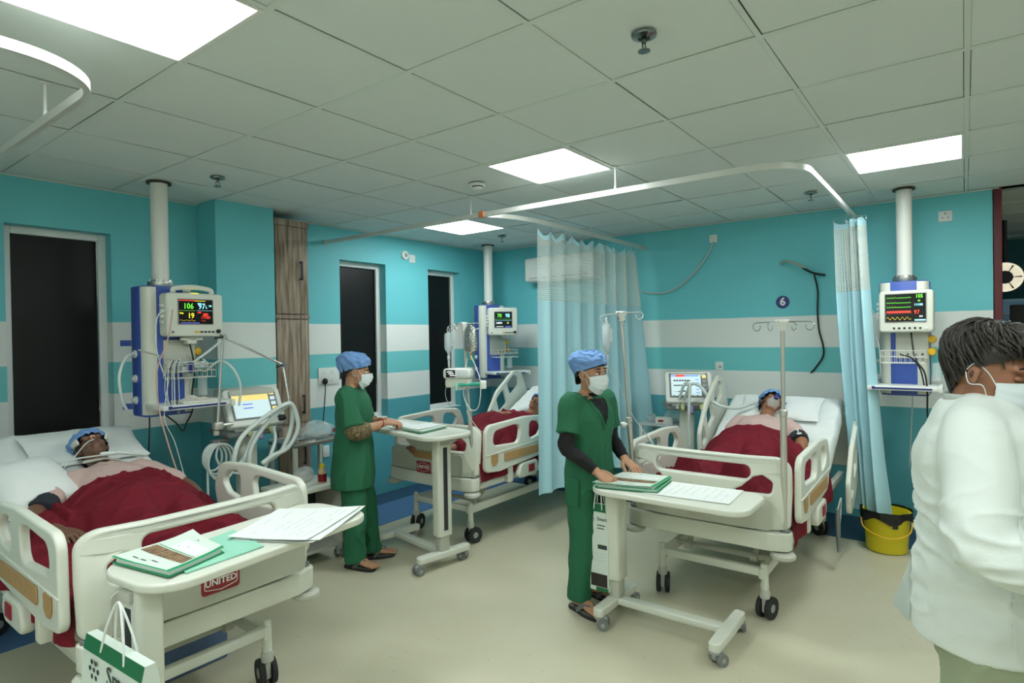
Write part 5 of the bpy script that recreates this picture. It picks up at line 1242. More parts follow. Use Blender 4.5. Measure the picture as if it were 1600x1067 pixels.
# rolls/drainage on the floor end of bed six
t = thing('urine_bag', 'grey drainage bag and tubing hanging beside the far wheels of bed six', 'drainage bag', (3.40, -3.50, .28))
q = MB(); q.tube([(0, 0, .13), (0, 0, .08), (0, 0, -.04), (0, 0, -.16)], [(.03, .012), (.04, .016), (.035, .014), (.006, .006)], 12, side=(1, 0, 0)); obj('bag', q, 'grey_plastic', t)
q = MB(); q.tube(spline([(0, 0, .13), (.06, -.01, .19), (.12, 0, .12), (.08, 0, .02), (.1, .02, -.10), (.22, .02, -.22), (.34, .02, -.24)], 6), .005, 8); obj('tube', q, 'wire_grey', t)
t = thing('foot_step', 'blue step box with pale side under the nearest bed', 'step', (0.26, -0.98, 0))
q = MB(); q.box((0, 0, .12), (.36, .44, .24), .01); obj('box', q, 'step_blue', t)
q = MB(); q.box((-.185, 0, .12), (.012, .44, .24), .002); obj('side_panel', q, 'cream_dark', t)
# ================================================================ people
from mathutils.bvhtree import BVHTree
def limb(mb, pts, rads, side=None, n=14, sub=4, flat=False):
    P = spline(pts, sub); R = []
    rads = [(r, r) if not isinstance(r, (tuple, list)) else r for r in rads]
    for i in range(len(rads)-1):
        for k in range(sub):
            t = k/sub; t = t*t*(3-2*t)*.5+t*.5; R.append((lerp(rads[i][0], rads[i+1][0], t), lerp(rads[i][1], rads[i+1][1], t)))
    R.append(rads[-1]); mb.tube(P, R, n, side=side, round_ends=not flat); return mb
def hand(body, fing, wrist, d, palm, thumb_side, curl=0.35, k=1.0, spread=0.05, thumb_out=0.7):
    """palm: direction the palm faces; thumb_side: vector towards the thumb"""
    d = Vector(d).normalized(); pn = Vector(palm); pn = (pn-d*pn.dot(d)).normalized(); ac = Vector(thumb_side); ac = (ac-d*ac.dot(d)-pn*ac.dot(pn)).normalized(); w = Vector(wrist)
    body.tube([w-d*.03*k, w, w+d*.035*k, w+d*.07*k, w+d*.092*k], [(.025*k, .019*k), (.027*k, .019*k), (.037*k, .018*k), (.041*k, .016*k), (.036*k, .012*k)], 14, side=ac, round_ends=True)
    L = [.066, .074, .069, .054]
    for i in range(4):
        o = (1.5-i)*.0205*k; b = w+d*.082*k+ac*o; dd = (d+ac*(spread*(1.5-i))).normalized(); pts = [b-d*.012*k]; p = b.copy(); ang = 0.0; pts.append(p.copy())
        for s_, f in enumerate((.45, .30, .25)):
            ang += curl*(0.7 if s_ == 0 else 1.0); v = dd*math.cos(ang)+pn*math.sin(ang); p = p+v*L[i]*k*f; pts.append(p.copy())
        r = .0088*k if i < 3 else .0076*k
        fing.tube(spline(pts, 3), [r*1.05]*4+[r*1.04]*3+[r*.98]*3+[r*.9, r*.85, r*.78], 10, round_ends=True)
    b = w+d*.018*k+ac*.026*k; v = (d*(1-thumb_out*.5)+ac*thumb_out+pn*.25).normalized(); v2 = (d*.9+ac*.25+pn*.25).normalized()
    pts = [b-v*.01, b+v*.035*k, b+v*.035*k+v2*.03*k, b+v*.035*k+v2*.055*k]
    fing.tube(spline(pts, 3), [.014*k]*3+[.0125*k]*3+[.0108*k]*3+[.0085*k], 10, round_ends=True)
HEADK = 0.93
def head_shape(mb, M, male=False):
    k = HEADK
    def E(c, r): mb.ell([x*k for x in c], [x*k for x in r], 20, M=M)
    E((-.016, 0, .03), (.097, .077, .088)); E((.022, 0, -.02), (.068, .064, .088)); E((.05, 0, -.085), (.032, .036, .026)); E((.01, 0, -.075), (.05, .052, .035))
    E((.072, .03, .03), (.018, .03, .010)); E((.072, -.03, .03), (.018, .03, .010)); E((.066, .036, -.03), (.02, .022, .022)); E((.066, -.036, -.03), (.02, .022, .022))
    mb.tube([M @ (Vector(p)*k) for p in ((.084, 0, .02), (.094, 0, -.005), (.106, 0, -.03))], [.0085*k, .0095*k, .0135*k], 10, round_ends=True)
    E((.092, .011, -.034), (.012, .009, .009)); E((.092, -.011, -.034), (.012, .009, .009))
    E((.083, 0, -.057), (.013, .024, .006)); E((.082, 0, -.067), (.013, .022, .007))
    for s in (-1, 1): mb.ell([-.012*k, s*.079*k, -.004*k], [.019*k, .008*k, .031*k], 14, M=M, rot=(0, -.15, s*.35))
def face_parts(t, M, closed=False, brow='hair', lid='skin_c'):
    k = HEADK
    for s in (-1, 1):
        if not closed:
            q = MB(); q.ell((.0725*k, s*.031*k, .008*k), (.0135*k, .0165*k, .0105*k), 14, M=M); e = obj('eye', q, 'eye_white', t)
            q = MB(); q.ell((.083*k, s*.031*k, .008*k), (.004*k, .007*k, .0075*k), 10, M=M); obj('iris', q, 'iris', e)
            q = MB(); q.tube([M @ (Vector((.079+.006*(1-abs(u)), s*.031+u*.019, .015+.005*(1-u*u)))*k) for u in (-1, -.5, 0, .5, 1)], .0022, 6); obj('upper_lid', q, 'hair', t)
        else:
            q = MB(); q.ell((.072*k, s*.031*k, .006*k), (.012*k, .017*k, .010*k), 12, M=M); obj('closed_eyelid', q, lid, t)
            q = MB(); q.tube([M @ (Vector((.081+.002*(1-abs(u)), s*.031+u*.016, -.001-.004*(1-u*u)))*k) for u in (-1, -.5, 0, .5, 1)], .0016, 6); obj('eyelash', q, 'hair', t)
        q = MB(); q.tube([M @ (Vector((.0875-.010*abs(u+.2*s)**1.5, s*.033+u*.022, .034+.005*(1-u*u)))*k) for u in (-1, -.5, 0, .5, 1)], [.002, .0035, .004, .0035, .002], 6); obj('eyebrow', q, brow, t)
def dome(M, rx, ry, zf, zs, zb, ztop, puff, seed, namp, nscale=9.0, cx=-.012, nu=48, nv=18, back=0.02, k=HEADK, nape=0.0):
    q = MB()
    def f(u, v):
        a = 2*PI*u; c, s = math.cos(a), math.sin(a)
        zr = (zf if c > 0 else zb)*abs(c)**1.3 + zs*(1-abs(c)**1.3)
        g = max(0.0, math.cos(v*PI/2))**.62*(1+puff*math.sin(PI*min(1, v*1.15)))
        x = cx + rx*g*c - back*math.sin(PI*v)*.9; tp = nape*max(0, 1-v/.45)**1.5*max(0, -c); x += tp; y = ry*g*s*(1-1.5*tp); z = zr+(ztop-zr)*math.sin(v*PI/2)**.9
        p = Vector((x, y, z)); nn = namp*nz((c*1.0+v, s+v*.3, v*1.4), nscale*.4, seed)+namp*.5*nz((c*2, s*2, v*3), nscale*.5, seed+3)
        gather = namp*.35*math.sin(a*16)*max(0, 1-v*5)
        d = Vector((c, s, v)); d.normalize()
        return M @ ((p + d*(nn+gather))*k)
    q.grid(f, nu+1, nv); bmesh.ops.remove_doubles(q.bm, verts=q.bm.verts[:], dist=.0004); return q
def cap(t, M, seed=1.0, nm='surgical_cap', scale=1.0, zf=.066, zb=-.03, zs=.026):
    q = dome(M, .106*scale, .089*scale, zf, zs, zb, .140*scale, .24, seed, .014, back=.035, nu=72, nv=26); o = obj(nm, q, 'cap_blue', t, ang=80)
    return o
def mask(t, M, seed=0.0):
    k = HEADK; q = MB()
    def f(u, v, lift=0.0):
        uu = 2*u-1; a = uu*1.22; zt = .004-.016*abs(uu)**1.5; z = lerp(-.128+.05*abs(uu)**2, zt, v)
        nose = math.exp(-(uu*3.2)**2)*(.024*smoothstep(.25, .8, v)); chin = .030*(1-smoothstep(0, .35, v))
        x = .004+(.094+nose-chin+lift+.012*math.sin(PI*v))*math.cos(a)**.85; y = (.0795+lift)*math.sin(a)*(1-.10*(1-v)**2)
        x += .0015*math.sin(v*26)*math.cos(a)
        return M @ (Vector((x, y, z))*k)
    q.grid(lambda u, v: f(u, v), 33, 22); o = obj('face_mask', q, 'mask', t, ang=80)
    for s in (-1, 1):
        u = 0.0 if s < 0 else 1.0
        for v in (.92, .12):
            q = MB(); q.tube(spline([f(u, v), M @ (Vector((.018, s*.081, .012 if v > .5 else -.028))*k), M @ (Vector((-.012, s*.0865, .026 if v > .5 else -.03))*k), M @ (Vector((-.030, s*.081, 0.0))*k)], 5), .0013, 5); obj('ear_loop', q, 'mask', o)
    return o
def fold_disp(me, amp, sc, seed, mask_fn=None):
    def fn(c, n):
        a = amp*(mask_fn(c) if mask_fn else 1.0)
        v = noise.noise(Vector((c.x*sc[0]+seed, c.y*sc[1]-seed, c.z*sc[2]+2*seed)))
        w = noise.noise(Vector((c.x*sc[0]*2.3+seed, c.y*sc[1]*2.3, c.z*sc[2]*2.1-seed)))
        r = 1-abs(v)*2
        return c + n*(a*(.75*r*r*r + .35*w - .25))
    return displace_mesh(me, fn)
def join_body(me, fing):
    bm = bmesh.new(); bm.from_mesh(me); bpy.data.meshes.remove(me)
    bmesh.ops.recalc_face_normals(fing.bm, faces=fing.bm.faces); m2 = bpy.data.meshes.new('f'); fing.bm.to_mesh(m2); fing.bm.free(); bm.from_mesh(m2); bpy.data.meshes.remove(m2)
    out = bpy.data.meshes.new('body'); bm.to_mesh(out); bm.free(); out.polygons.foreach_set('use_smooth', [True]*len(out.polygons)); return out
def project_patch(t, nm, target_me, pts_fn, nu, nv, origin_dir, m, lift=.003):
    """surface patch snapped on a mesh: pts_fn(u,v) -> start point outside, cast along origin_dir"""
    bm = bmesh.new(); bm.from_mesh(target_me); tree = BVHTree.FromBMesh(bm); bm.free(); d = Vector(origin_dir).normalized()
    q = MB()
    def f(u, v):
        p = Vector(pts_fn(u, v)); h = tree.ray_cast(p, d)
        return (h[0]-d*lift) if h[0] is not None else p+d*.4
    q.grid(f, nu, nv); return obj(nm, q, m, t, ang=80)
def sandal(t, p, ang, k=1.0):
    M = Matrix.Translation(p) @ Matrix.Rotation(ang, 4, 'Z')
    ol = [(-.105, 0), (-.095, .03), (-.04, .034), (.05, .045), (.11, .04), (.14, .01), (.135, -.025), (.06, -.042), (-.04, -.034), (-.095, -.03)]
    q = MB(); q.plate([(x*k, y*k) for x, y in _cyc(ol, 4)], [], .022, .006, M @ Matrix.Translation((0, 0, .011))); s_ = obj('sandal_sole', q, 'rubber', t)
    q = MB(); q.plate([(x*k*.96, y*k*.94) for x, y in _cyc(ol, 4)], [], .004, .001, M @ Matrix.Translation((0, 0, .0235))); obj('insole', q, 'sandal_grey', s_)
    for s in (-1, 1):
        q = MB(); q.tube([M @ (Vector(p_)*k) for p_ in ((.095, .005, .035), (.07, s*.022, .062), (.03, s*.036, .058), (-.01, s*.042, .022))], [(.012, .003), (.014, .003), (.014, .003), (.012, .003)], 8, side=(0, 0, 1) if False else None); obj('strap', q, 'sandal_grey', s_)
def foot_shape(mb, fing, ankle, ang, k=1.0):
    M = Matrix.Translation((ankle[0], ankle[1], 0)) @ Matrix.Rotation(ang, 4, 'Z')
    P = [M @ (Vector(p)*k) for p in ((-.045, 0, .055), (0, 0, .068), (.06, 0, .058), (.115, 0, .045), (.145, 0, .040))]
    mb.tube(P, [(.028, .028), (.032, .036), (.038, .026), (.043, .017), (.038, .012)], 14, side=M.to_3x3() @ Vector((0, 1, 0)), round_ends=True)
    for i, (y, L, r) in enumerate(((.028, .038, .0115), (.010, .034, .008), (-.005, .030, .0078), (-.018, .025, .0072), (-.030, .02, .0068))):
        fing.tube([M @ (Vector((.135-abs(y)*.2, y, .040))*k), M @ (Vector((.155+L*.2, y*1.05, .038))*k), M @ (Vector((.15+L*.85, y*1.08, .034))*k)], [r, r, r*.85], 8, round_ends=True)
def standing(t, H, skin, head_M, sh, el, wr, hd, palms, feet, curl, male=False, female_hips=1.0, lean=0.0, hand_k=.95):
    """joint lists are [right, left]; returns body mesh object"""
    k = H/1.5; b = MB(); fg = MB()
    tor = [(.0, .72, .13, .09), (.0, .79, .155, .11), (.005, .88, .14, .10), (.01, .96, .122, .09), (.012, 1.05, .13, .095), (.01, 1.13, .14, .095), (.0, 1.20, .145, .075), (-.005, 1.235, .09, .055)]
    limb(b, [(x*k+lean*(z*k-.75*k), 0, z*k) for x, z, _, _ in tor], [(w*k, d*k) for _, _, w, d in tor], side=(0, 1, 0), n=20)
    nb = Vector((-.005*k+lean*.49*k, 0, 1.225*k)); nt_ = head_M @ Vector((-.02, 0, -.05))
    limb(b, [nb, nb.lerp(nt_, .5), nt_], [.052*k, .045*k, .048*k], n=14)
    head_shape(b, head_M)
    for i, s in enumerate((-1, 1)):
        limb(b, [Vector(sh[i]), Vector(sh[i]).lerp(Vector(el[i]), .5), Vector(el[i]), Vector(el[i]).lerp(Vector(wr[i]), .5), Vector(wr[i])], [.046*k, .040*k, .034*k, .033*k, .023*k])
        hand(b, fg, wr[i], hd[i], palms[i], (Vector((0, 0, 1)).cross(Vector(hd[i]))*(-s)) if abs(Vector(palms[i]).z) > .5 else (0, 0, 1), curl[i], hand_k)
        fx, fy, fa = feet[i]; hp = Vector((0, s*.075*k, .74*k)); kn = Vector((fx*.5+.03*k, lerp(s*.075*k, fy, .55), .40*k)); an = Vector((fx, fy, .085))
        limb(b, [hp, hp.lerp(kn, .5), kn, kn.lerp(an, .4), an], [.075*k, .066*k, .050*k, .050*k, .032*k])
        foot_shape(b, fg, (fx, fy), fa, .95*k)
    me = remesh(b, .0055, 5); return obj('body', join_body(me, fg), skin, t)
def cloth(t, nm, mb, m, voxel=.008, smooth=7, fold=(.006, (9, 9, 4), 1.0), mask_fn=None):
    me = remesh(mb, voxel, smooth); fold_disp(me, fold[0], fold[1], fold[2], mask_fn); o = obj(nm, me, m, t); me.polygons.foreach_set('use_smooth', [True]*len(me.polygons)); return o
def HM(p, yaw=0.0, pitch=0.0, roll=0.0):
    return Matrix.Translation(p) @ Matrix.Rotation(yaw, 4, 'Z') @ Matrix.Rotation(pitch, 4, 'Y') @ Matrix.Rotation(roll, 4, 'X')
# ---------------------------------------------------------------- nurse reading at the far table
def nurse_reading():
    t = thing('person', 'nurse in green tunic with patterned sleeve and blue cap, standing in profile at the table', 'person', (1.61, -0.715, 0), math.radians(-52))
    M = HM((.035, 0, 1.365), math.radians(12), math.radians(10))
    sh = [(-.005, -.155, 1.195), (-.005, .155, 1.195)]; el = [(.07, -.215, .965), (.06, .20, .965)]; wr = [(.235, -.02, 1.0), (.22, .11, 1.0)]
    standing(t, 1.5, 'skin_b', M, sh, el, wr, [(.55, .75, -.12), (.9, -.25, -.1)], [(-.1, .2, -1), (.1, -.2, -1)], [(.03, -.09, -.42), (.10, .095, .25)], (.45, .5))
    # tunic
    q = MB(); k = 1
    rows = [(.0, .56, .205, .15), (.0, .66, .20, .145), (.0, .76, .19, .14), (.005, .87, .17, .13), (.01, .96, .158, .125), (.015, 1.05, .16, .128), (.012, 1.13, .162, .12), (.0, 1.19, .16, .092), (-.008, 1.228, .11, .068), (-.012, 1.25, .07, .056)]
    limb(q, [(x, 0, z) for x, z, _, _ in rows], [(w, d) for _, _, w, d in rows], side=(0, 1, 0), n=22, flat=True)
    for i in range(2):
        s_, e_ = Vector(sh[i]), Vector(el[i]); limb(q, [s_+Vector((0, -.05*(-1 if i == 0 else 1), .0)), s_, s_.lerp(e_, .5), s_.lerp(e_, .86)], [.075, .074, .070, .074], flat=True)
    o = cloth(t, 'tunic', q, 'scrub', .008, 8, (.014, (9, 9, 3.4), 4.0))
    # patterned sleeve below the tunic sleeve
    for i in range(2):
        q = MB(); s_, e_, w_ = Vector(sh[i]), Vector(el[i]), Vector(wr[i]); limb(q, [s_.lerp(e_, .72), s_.lerp(e_, .95), e_.lerp(w_, .15), e_.lerp(w_, .42)], [.058, .064, .062, .050], flat=True)
        cloth(t, 'patterned_sleeve', q, 'floral', .007, 5, (.006, (20, 20, 20), 2.0))
    q = MB()
    limb(q, [(0, 0, .86), (0, 0, .78), (0, 0, .70)], [(.15, .105), (.16, .115), (.14, .10)], side=(0, 1, 0))
    for (fx, fy, s) in ((.03, -.09, -1), (.10, .095, 1)):
        limb(q, [(0, s*.075, .74), (fx*.5+.01, lerp(s*.075, fy, .5), .42), (fx*.8, fy, .2), (fx-.005, fy, .055)], [.095, .083, .077, .078], flat=True)
    cloth(t, 'trousers', q, 'scrub', .008, 6, (.010, (10, 10, 7), 9.0), lambda c: 1.4 if c.z < .25 else .7)
    obj('hair', dome(M, .099, .081, .056, .02, -.08, .12, .05, 5.0, .003), 'hair', t, ang=80)
    cap(t, M, 2.0, scale=1.03); mask(t, M); face_parts(t, M)
    sandal(t, (.045, -.095, 0), -.42); sandal(t, (.12, .10, 0), .25)
    q = MB(); w = Vector(wr[0])-Vector((.025, .035, -.005)); q.tube([w + Vector((.55, .75, -.1)).normalized().cross(Vector((0, 0, 1))).normalized()*(.033*math.cos(a)) + Vector((.05, .05, .95)).normalized()*(.033*math.sin(a)) for a in [2*PI*i/20 for i in range(20)]], .004, 6, closed=True); obj('bracelet', q, 'bracelet', t)
nurse_reading()
# ---------------------------------------------------------------- nurse with black sleeves
def nurse_black_sleeves():
    t = thing('person', 'masked nurse in green scrubs over black sleeves, hands on the table', 'person', (2.01, -2.405, 0), math.radians(-103))
    M = HM((.045, -.02, 1.375), math.radians(4), math.radians(4), math.radians(3))
    sh = [(-.005, -.150, 1.20), (-.005, .150, 1.20)]; el = [(.03, -.225, .965), (.0, .205, .965)]; wr = [(.215, -.17, .848), (.14, .155, .862)]
    standing(t, 1.5, 'skin_b', M, sh, el, wr, [(.85, .10, -.38), (.92, -.12, -.42)], [(-.2, .25, -1), (-.2, 0, -1)], [(.02, -.11, -.1), (-.03, .10, .1)], (.42, .18))
    q = MB()
    rows = [(.0, .70, .175, .125), (.0, .78, .172, .128), (.005, .88, .158, .122), (.01, .97, .148, .115), (.015, 1.05, .15, .118), (.012, 1.13, .156, .112), (.0, 1.19, .155, .088), (-.008, 1.228, .105, .066), (-.012, 1.245, .075, .056)]
    limb(q, [(x, 0, z) for x, z, _, _ in rows], [(w, d) for _, _, w, d in rows], side=(0, 1, 0), n=22, flat=True)
    for i in range(2):
        s_, e_ = Vector(sh[i]), Vector(el[i]); limb(q, [s_+Vector((0, -.05*(-1 if i == 0 else 1), 0)), s_, s_.lerp(e_, .45), s_.lerp(e_, .70)], [.072, .070, .066, .072], flat=True)
    o = cloth(t, 'scrub_top', q, 'scrub', .008, 8, (.014, (9, 9, 3.6), 7.0)); top_me = o.data
    # black vest seen in the V neck
    def vfn(u, v):
        z = lerp(1.075, 1.228, v); hw = lerp(.002, .062, smoothstep(0, 1, v)**.9); return (.4, (2*u-1)*hw, z)
    project_patch(t, 'v_neck_vest', top_me, vfn, 11, 16, (-1, 0, 0), 'black_cloth', .004)
    for s in (-1, 1):
        project_patch(t, 'neck_binding', top_me, lambda u, v, s=s: (.4, s*(lerp(.002, .062, smoothstep(0, 1, v)**.9)+.014*u), lerp(1.062, 1.228, v)), 3, 16, (-1, 0, 0), 'scrub', .007)
    q = MB(); limb(q, [(-.005, 0, 1.215), (0, 0, 1.245), (.002, 0, 1.268)], [(.085, .066), (.062, .058), (.054, .052)], side=(0, 1, 0)); cloth(t, 'vest_collar', q, 'black_cloth', .007, 3, (.001, (9, 9, 9), 0))
    for i in range(2):
        q = MB(); s_, e_, w_ = Vector(sh[i]), Vector(el[i]), Vector(wr[i]); limb(q, [s_.lerp(e_, .55), s_.lerp(e_, .8), e_, e_.lerp(w_, .5), e_.lerp(w_, .93)], [.046, .046, .043, .040, .030], flat=True)
        cloth(t, 'black_sleeve', q, 'black_cloth', .007, 4, (.004, (22, 22, 22), 3.0))
    q = MB()
    limb(q, [(0, 0, .84), (0, 0, .77), (0, 0, .70)], [(.145, .10), (.155, .11), (.14, .10)], side=(0, 1, 0))
    for (fx, fy, s) in ((.02, -.11, -1), (-.03, .10, 1)):
        limb(q, [(0, s*.075, .74), (fx*.5+.01, lerp(s*.075, fy, .5), .42), (fx*.8, fy, .2), (fx-.01, fy, .07)], [.092, .078, .070, .072], flat=True)
    cloth(t, 'trousers', q, 'scrub', .008, 6, (.010, (10, 10, 6), 12.0))
    q = MB(); q.box((.02, -.172, .70), (.10, .014, .16), .006); q.displace(lambda c: c); obj('cargo_pocket', q, 'scrub', t)
    obj('hair', dome(M, .098, .0805, .056, .02, -.085, .12, .05, 5.0, .003), 'hair', t, ang=80)
    cap(t, M, 6.0, scale=1.02); mask(t, M); face_parts(t, M)
    sandal(t, (.04, -.115, 0), -.1); sandal(t, (-.01, .105, 0), .1)
    q = MB(); q.tube(spline([(.035, -.05, 1.235), (.085, -.045, 1.19), (.10, -.012, 1.14)], 5), .0018, 5); obj('necklace', q, 'tan', t)
nurse_black_sleeves()
# ---------------------------------------------------------------- doctor in the foreground
def doctor():
    t = thing('person', 'masked man with dark hair in a white coat, looking down at the right edge', 'person', (0.885, -4.22, 0), math.radians(-86))
    M = HM((.018, 0, 1.487), math.radians(-25), math.radians(15))
    sh = [(-.03, -.165, 1.325), (-.02, .175, 1.345)]; el = [(-.02, -.275, 1.115), (.03, .25, 1.10)]; wr = [(.21, -.26, 1.03), (.24, .16, 1.0)]
    standing(t, 1.66, 'skin_a', M, sh, el, wr, [(.95, .15, -.1), (.95, -.15, -.1)], [(0, 0, -1), (0, 0, -1)], [(.0, -.10, -.1), (.03, .10, .1)], (.5, .5), lean=.0)
    q = MB()
    rows = [(-.0, .805, .20, .165), (-.0, .88, .20, .163), (.0, .98, .19, .155), (.0, 1.08, .18, .146), (-.0, 1.18, .185, .15), (-.005, 1.27, .19, .150), (-.008, 1.335, .188, .128), (-.015, 1.385, .145, .098), (-.02, 1.425, .085, .075)]
    limb(q, [(x, 0, z) for x, z, _, _ in rows], [(w, d) for _, _, w, d in rows], side=(0, 1, 0), n=24, flat=True)
    for i in range(2):
        s_, e_, w_ = Vector(sh[i]), Vector(el[i]), Vector(wr[i]); sg = -1 if i == 0 else 1; limb(q, [Vector((-.015, sg*.02, 1.385)), Vector((-.02, sg*.09, 1.365)), s_, s_.lerp(e_, .5), e_, e_.lerp(w_, .5), e_.lerp(w_, .95)], [.055, .066, .074, .076, .073, .064, .054])
    o = cloth(t, 'white_coat', q, 'coat', .006, 16, (.010, (7, 7, 15), 21.0), lambda c: .35+1.0*smoothstep(1.28, 1.10, c.z)*smoothstep(.84, .92, c.z)); cm = o.data
    # collar
    q = MB()
    def col(u, v):
        a = lerp(-2.6, 2.6, u)+PI; r = lerp(.068, .083, v); z = 1.462-.052*v*(1 if abs(u-.5) < .4 else .8)-.02*(1-abs(2*u-1)) + .035*abs(2*u-1)*0
        return Vector((-.012+r*math.cos(a)*1.0+.05*(abs(2*u-1)**2)*v, r*1.1*math.sin(a), z-.012-.03*(abs(2*u-1)**2)))
    q.grid(col, 40, 6); r_ = bmesh.ops.solidify(q.bm, geom=q.bm.faces[:], thickness=.004); obj('collar', q, 'coat', t, ang=80)
    for s in (-1, 1):
        project_patch(t, 'lapel', cm, lambda u, v, s=s: (.6, s*(.012+.075*u*smoothstep(0, .8, v)*(1-.5*smoothstep(.85, 1, v))), lerp(1.18, 1.41, v)), 6, 14, (-1, 0, 0), 'coat', .008)
    project_patch(t, 'shirt', cm, lambda u, v: (.6, (2*u-1)*.035*v, lerp(1.24, 1.41, v)), 6, 10, (-1, 0, 0), 'dark_grey', .004)
    project_patch(t, 'side_seam', cm, lambda u, v: (.035+.005*u, -.6, lerp(.86, 1.2, v)), 2, 20, (0, 1, 0), 'coat', .0025)
    # hem flap flying at the back vent
    q = MB()
    def flap(u, v):
        z = lerp(.99, .815+.02*u, v); return Vector((-.145-.038*u*(.25+.75*v)-.02*v, -.03+.03*u+.012*math.sin(v*5+u*3), z))
    q.grid(flap, 8, 14); bmesh.ops.solidify(q.bm, geom=q.bm.faces[:], thickness=.004); obj('vent_flap', q, 'coat', t, ang=80)
    q = MB()
    limb(q, [(0, 0, .98), (0, 0, .90), (0, 0, .80)], [(.165, .125), (.17, .13), (.15, .12)], side=(0, 1, 0))
    for (fx, fy, s) in ((0, -.1, -1), (.03, .1, 1)): limb(q, [(0, s*.085, .84), (fx*.5+.01, lerp(s*.085, fy, .5), .45), (fx*.8, fy, .2), (fx-.01, fy, .05)], [.11, .092, .08, .08])
    cloth(t, 'trousers', q, 'trouser_olive', .009, 6, (.010, (10, 10, 6), 12.0))
    # hair: thick, side parted
    q = dome(M, .099, .0805, .075, .022, -.085, .138, .17, 9.0, .005, 14, nu=100, nv=44, back=.014, nape=.045)
    q.displace(lambda c: c)
    me = q.mesh('hair', ang=80); displace_mesh(me, lambda c, n: c+n*(.006*abs(nz((c.x*9, c.y*30, c.z*14), 1.6, 1))+.0012*nz((c.x*30, c.y*60, c.z*40), 1.2, 2))); obj('hair', me, 'hair_doc', t)
    q = MB(); rh = random.Random(5)
    for k in range(330):
        a0 = rh.uniform(0, 2*PI); v0 = rh.uniform(.25, .95); L = rh.uniform(.25, .55); tw = .35+rh.uniform(-.25, .25); lift = rh.uniform(.002, .009); pts = []
        for i in range(7):
            v = v0-L*i/6; a = a0+tw*i/6; c, s_ = math.cos(a), math.sin(a)
            vv = max(v, 0.0); zr = (.075 if c > 0 else -.085)*abs(c)**1.3+.022*(1-abs(c)**1.3)
            g = max(0.0, math.cos(vv*PI/2))**.62*(1+.17*math.sin(PI*min(1, vv*1.15)))
            p = Vector((-.012+.099*g*c-.014*math.sin(PI*vv)*.9, .0805*g*s_, zr+(.138-zr)*math.sin(vv*PI/2)**.9))
            p.x += .045*max(0, 1-vv/.45)**1.5*max(0, -c)
            d = Vector((c, s_, vv)).normalized(); over = min(0.0, v); p += d*lift*(1+.5*math.sin(i))+Vector((0, 0, over*.07*(1.6 if c > .3 else .5)))
            pts.append(M @ (p*HEADK))
        r_ = rh.uniform(.0025, .005); q.tube(pts, [r_*.6, r_, r_*1.1, r_, r_*.9, r_*.6, r_*.15], 5)
    o = obj('hair_locks', q, 'hair_doc', t, ang=80); o['kind'] = 'stuff'
    q = MB(); 
    for k in range(7):
        a = -.6+k*.2; p0 = Vector((.07, .075*math.sin(a*1.3), .10)); q.tube([M @ (p*HEADK) for p in spline([p0, Vector((.092, .083*math.sin(a*1.3), .092)), Vector((.097, .08*math.sin(a*1.3)-.008, .070)), Vector((.094, .078*math.sin(a*1.3)-.014, .054))], 4)], [.012]*5+[.010]*4+[.006]*3+[.002], 8)
    obj('fringe', q, 'hair_doc', t, ang=80)
    mask(t, M); face_parts(t, M, closed=True, lid='skin_a')
    q = MB(); q.ell((-.012*HEADK, -.0865*HEADK, -.004*HEADK), (.006, .002, .010), 10, M=M); obj('ear_shade', q, 'shade_brown' if 'shade_brown' in MATS else mat('shade_brown', (78, 52, 42), .5), t)  # dark spot paints the shade inside the ear
    for fy in (-.1, .1):
        q = MB(); q.tube([(-.06, fy, .035), (.02, fy, .05), (.12, fy, .035), (.18, fy, .025)], [(.036, .03), (.042, .045), (.045, .03), (.03, .018)], 14, side=(0, 1, 0), round_ends=True); obj('shoe', q, 'black', t)
doctor()
# ================================================================ patients, pillows, blankets
def bp(s, y, h):
    x, z, a = surf(s, h); return Vector((x, y, z))
def head_M_lying(s, y, h, turn=0.0, chin=0.0):
    x, z, a = surf(s, h); n = Vector((-math.sin(a), 0, math.cos(a))); d = Vector((math.cos(a), 0, math.sin(a)))
    yv = d.cross(n); M = Matrix((n, yv, d)).transposed().to_4x4(); M.translation = Vector((x, y, z))
    return M @ Matrix.Rotation(turn, 4, 'Z') @ Matrix.Rotation(chin, 4, 'Y')
def pillow_thing(label, loc, rz, s, y, w, l, hgt, seed, rot=0.0):
    t = thing('pillow', label, 'pillow', loc, rz, 'pillows'); x, z, a = surf(s, 0.0)
    q = MB(); n = 26
    def side_(sgn):
        def f(u, v):
            cu, cv = 2*u-1, 2*v-1; b = max(0, (1-abs(cu)**2.6))**.5*max(0, (1-abs(cv)**2.6))**.5
            px = cu*l/2*(1-.07*cv*cv*0-.05*(1-abs(cv)**4)*0); pinch = 1-.06*(1-cv*cv); pinch2 = 1-.06*(1-cu*cu)
            hh = sgn*b*hgt/2 + (.006*nz((cu*2.4, cv*2.4, seed), 1.2)+.003*nz((cu*7, cv*7, seed))) + hgt/2
            xx, yy = px*pinch, cv*w/2*pinch2
            xr, yr = xx*math.cos(rot)-yy*math.sin(rot), xx*math.sin(rot)+yy*math.cos(rot)
            return Vector((x+xr*math.cos(a)-math.sin(a)*hh, y+yr, z+xr*math.sin(a)+math.cos(a)*hh))
        return f
    q.grid(side_(1), n, n); q.grid(side_(-1), n, n); bmesh.ops.remove_doubles(q.bm, verts=q.bm.verts[:], dist=.002)
    obj('pillow_body', q, 'pillow', t, ang=80); return t
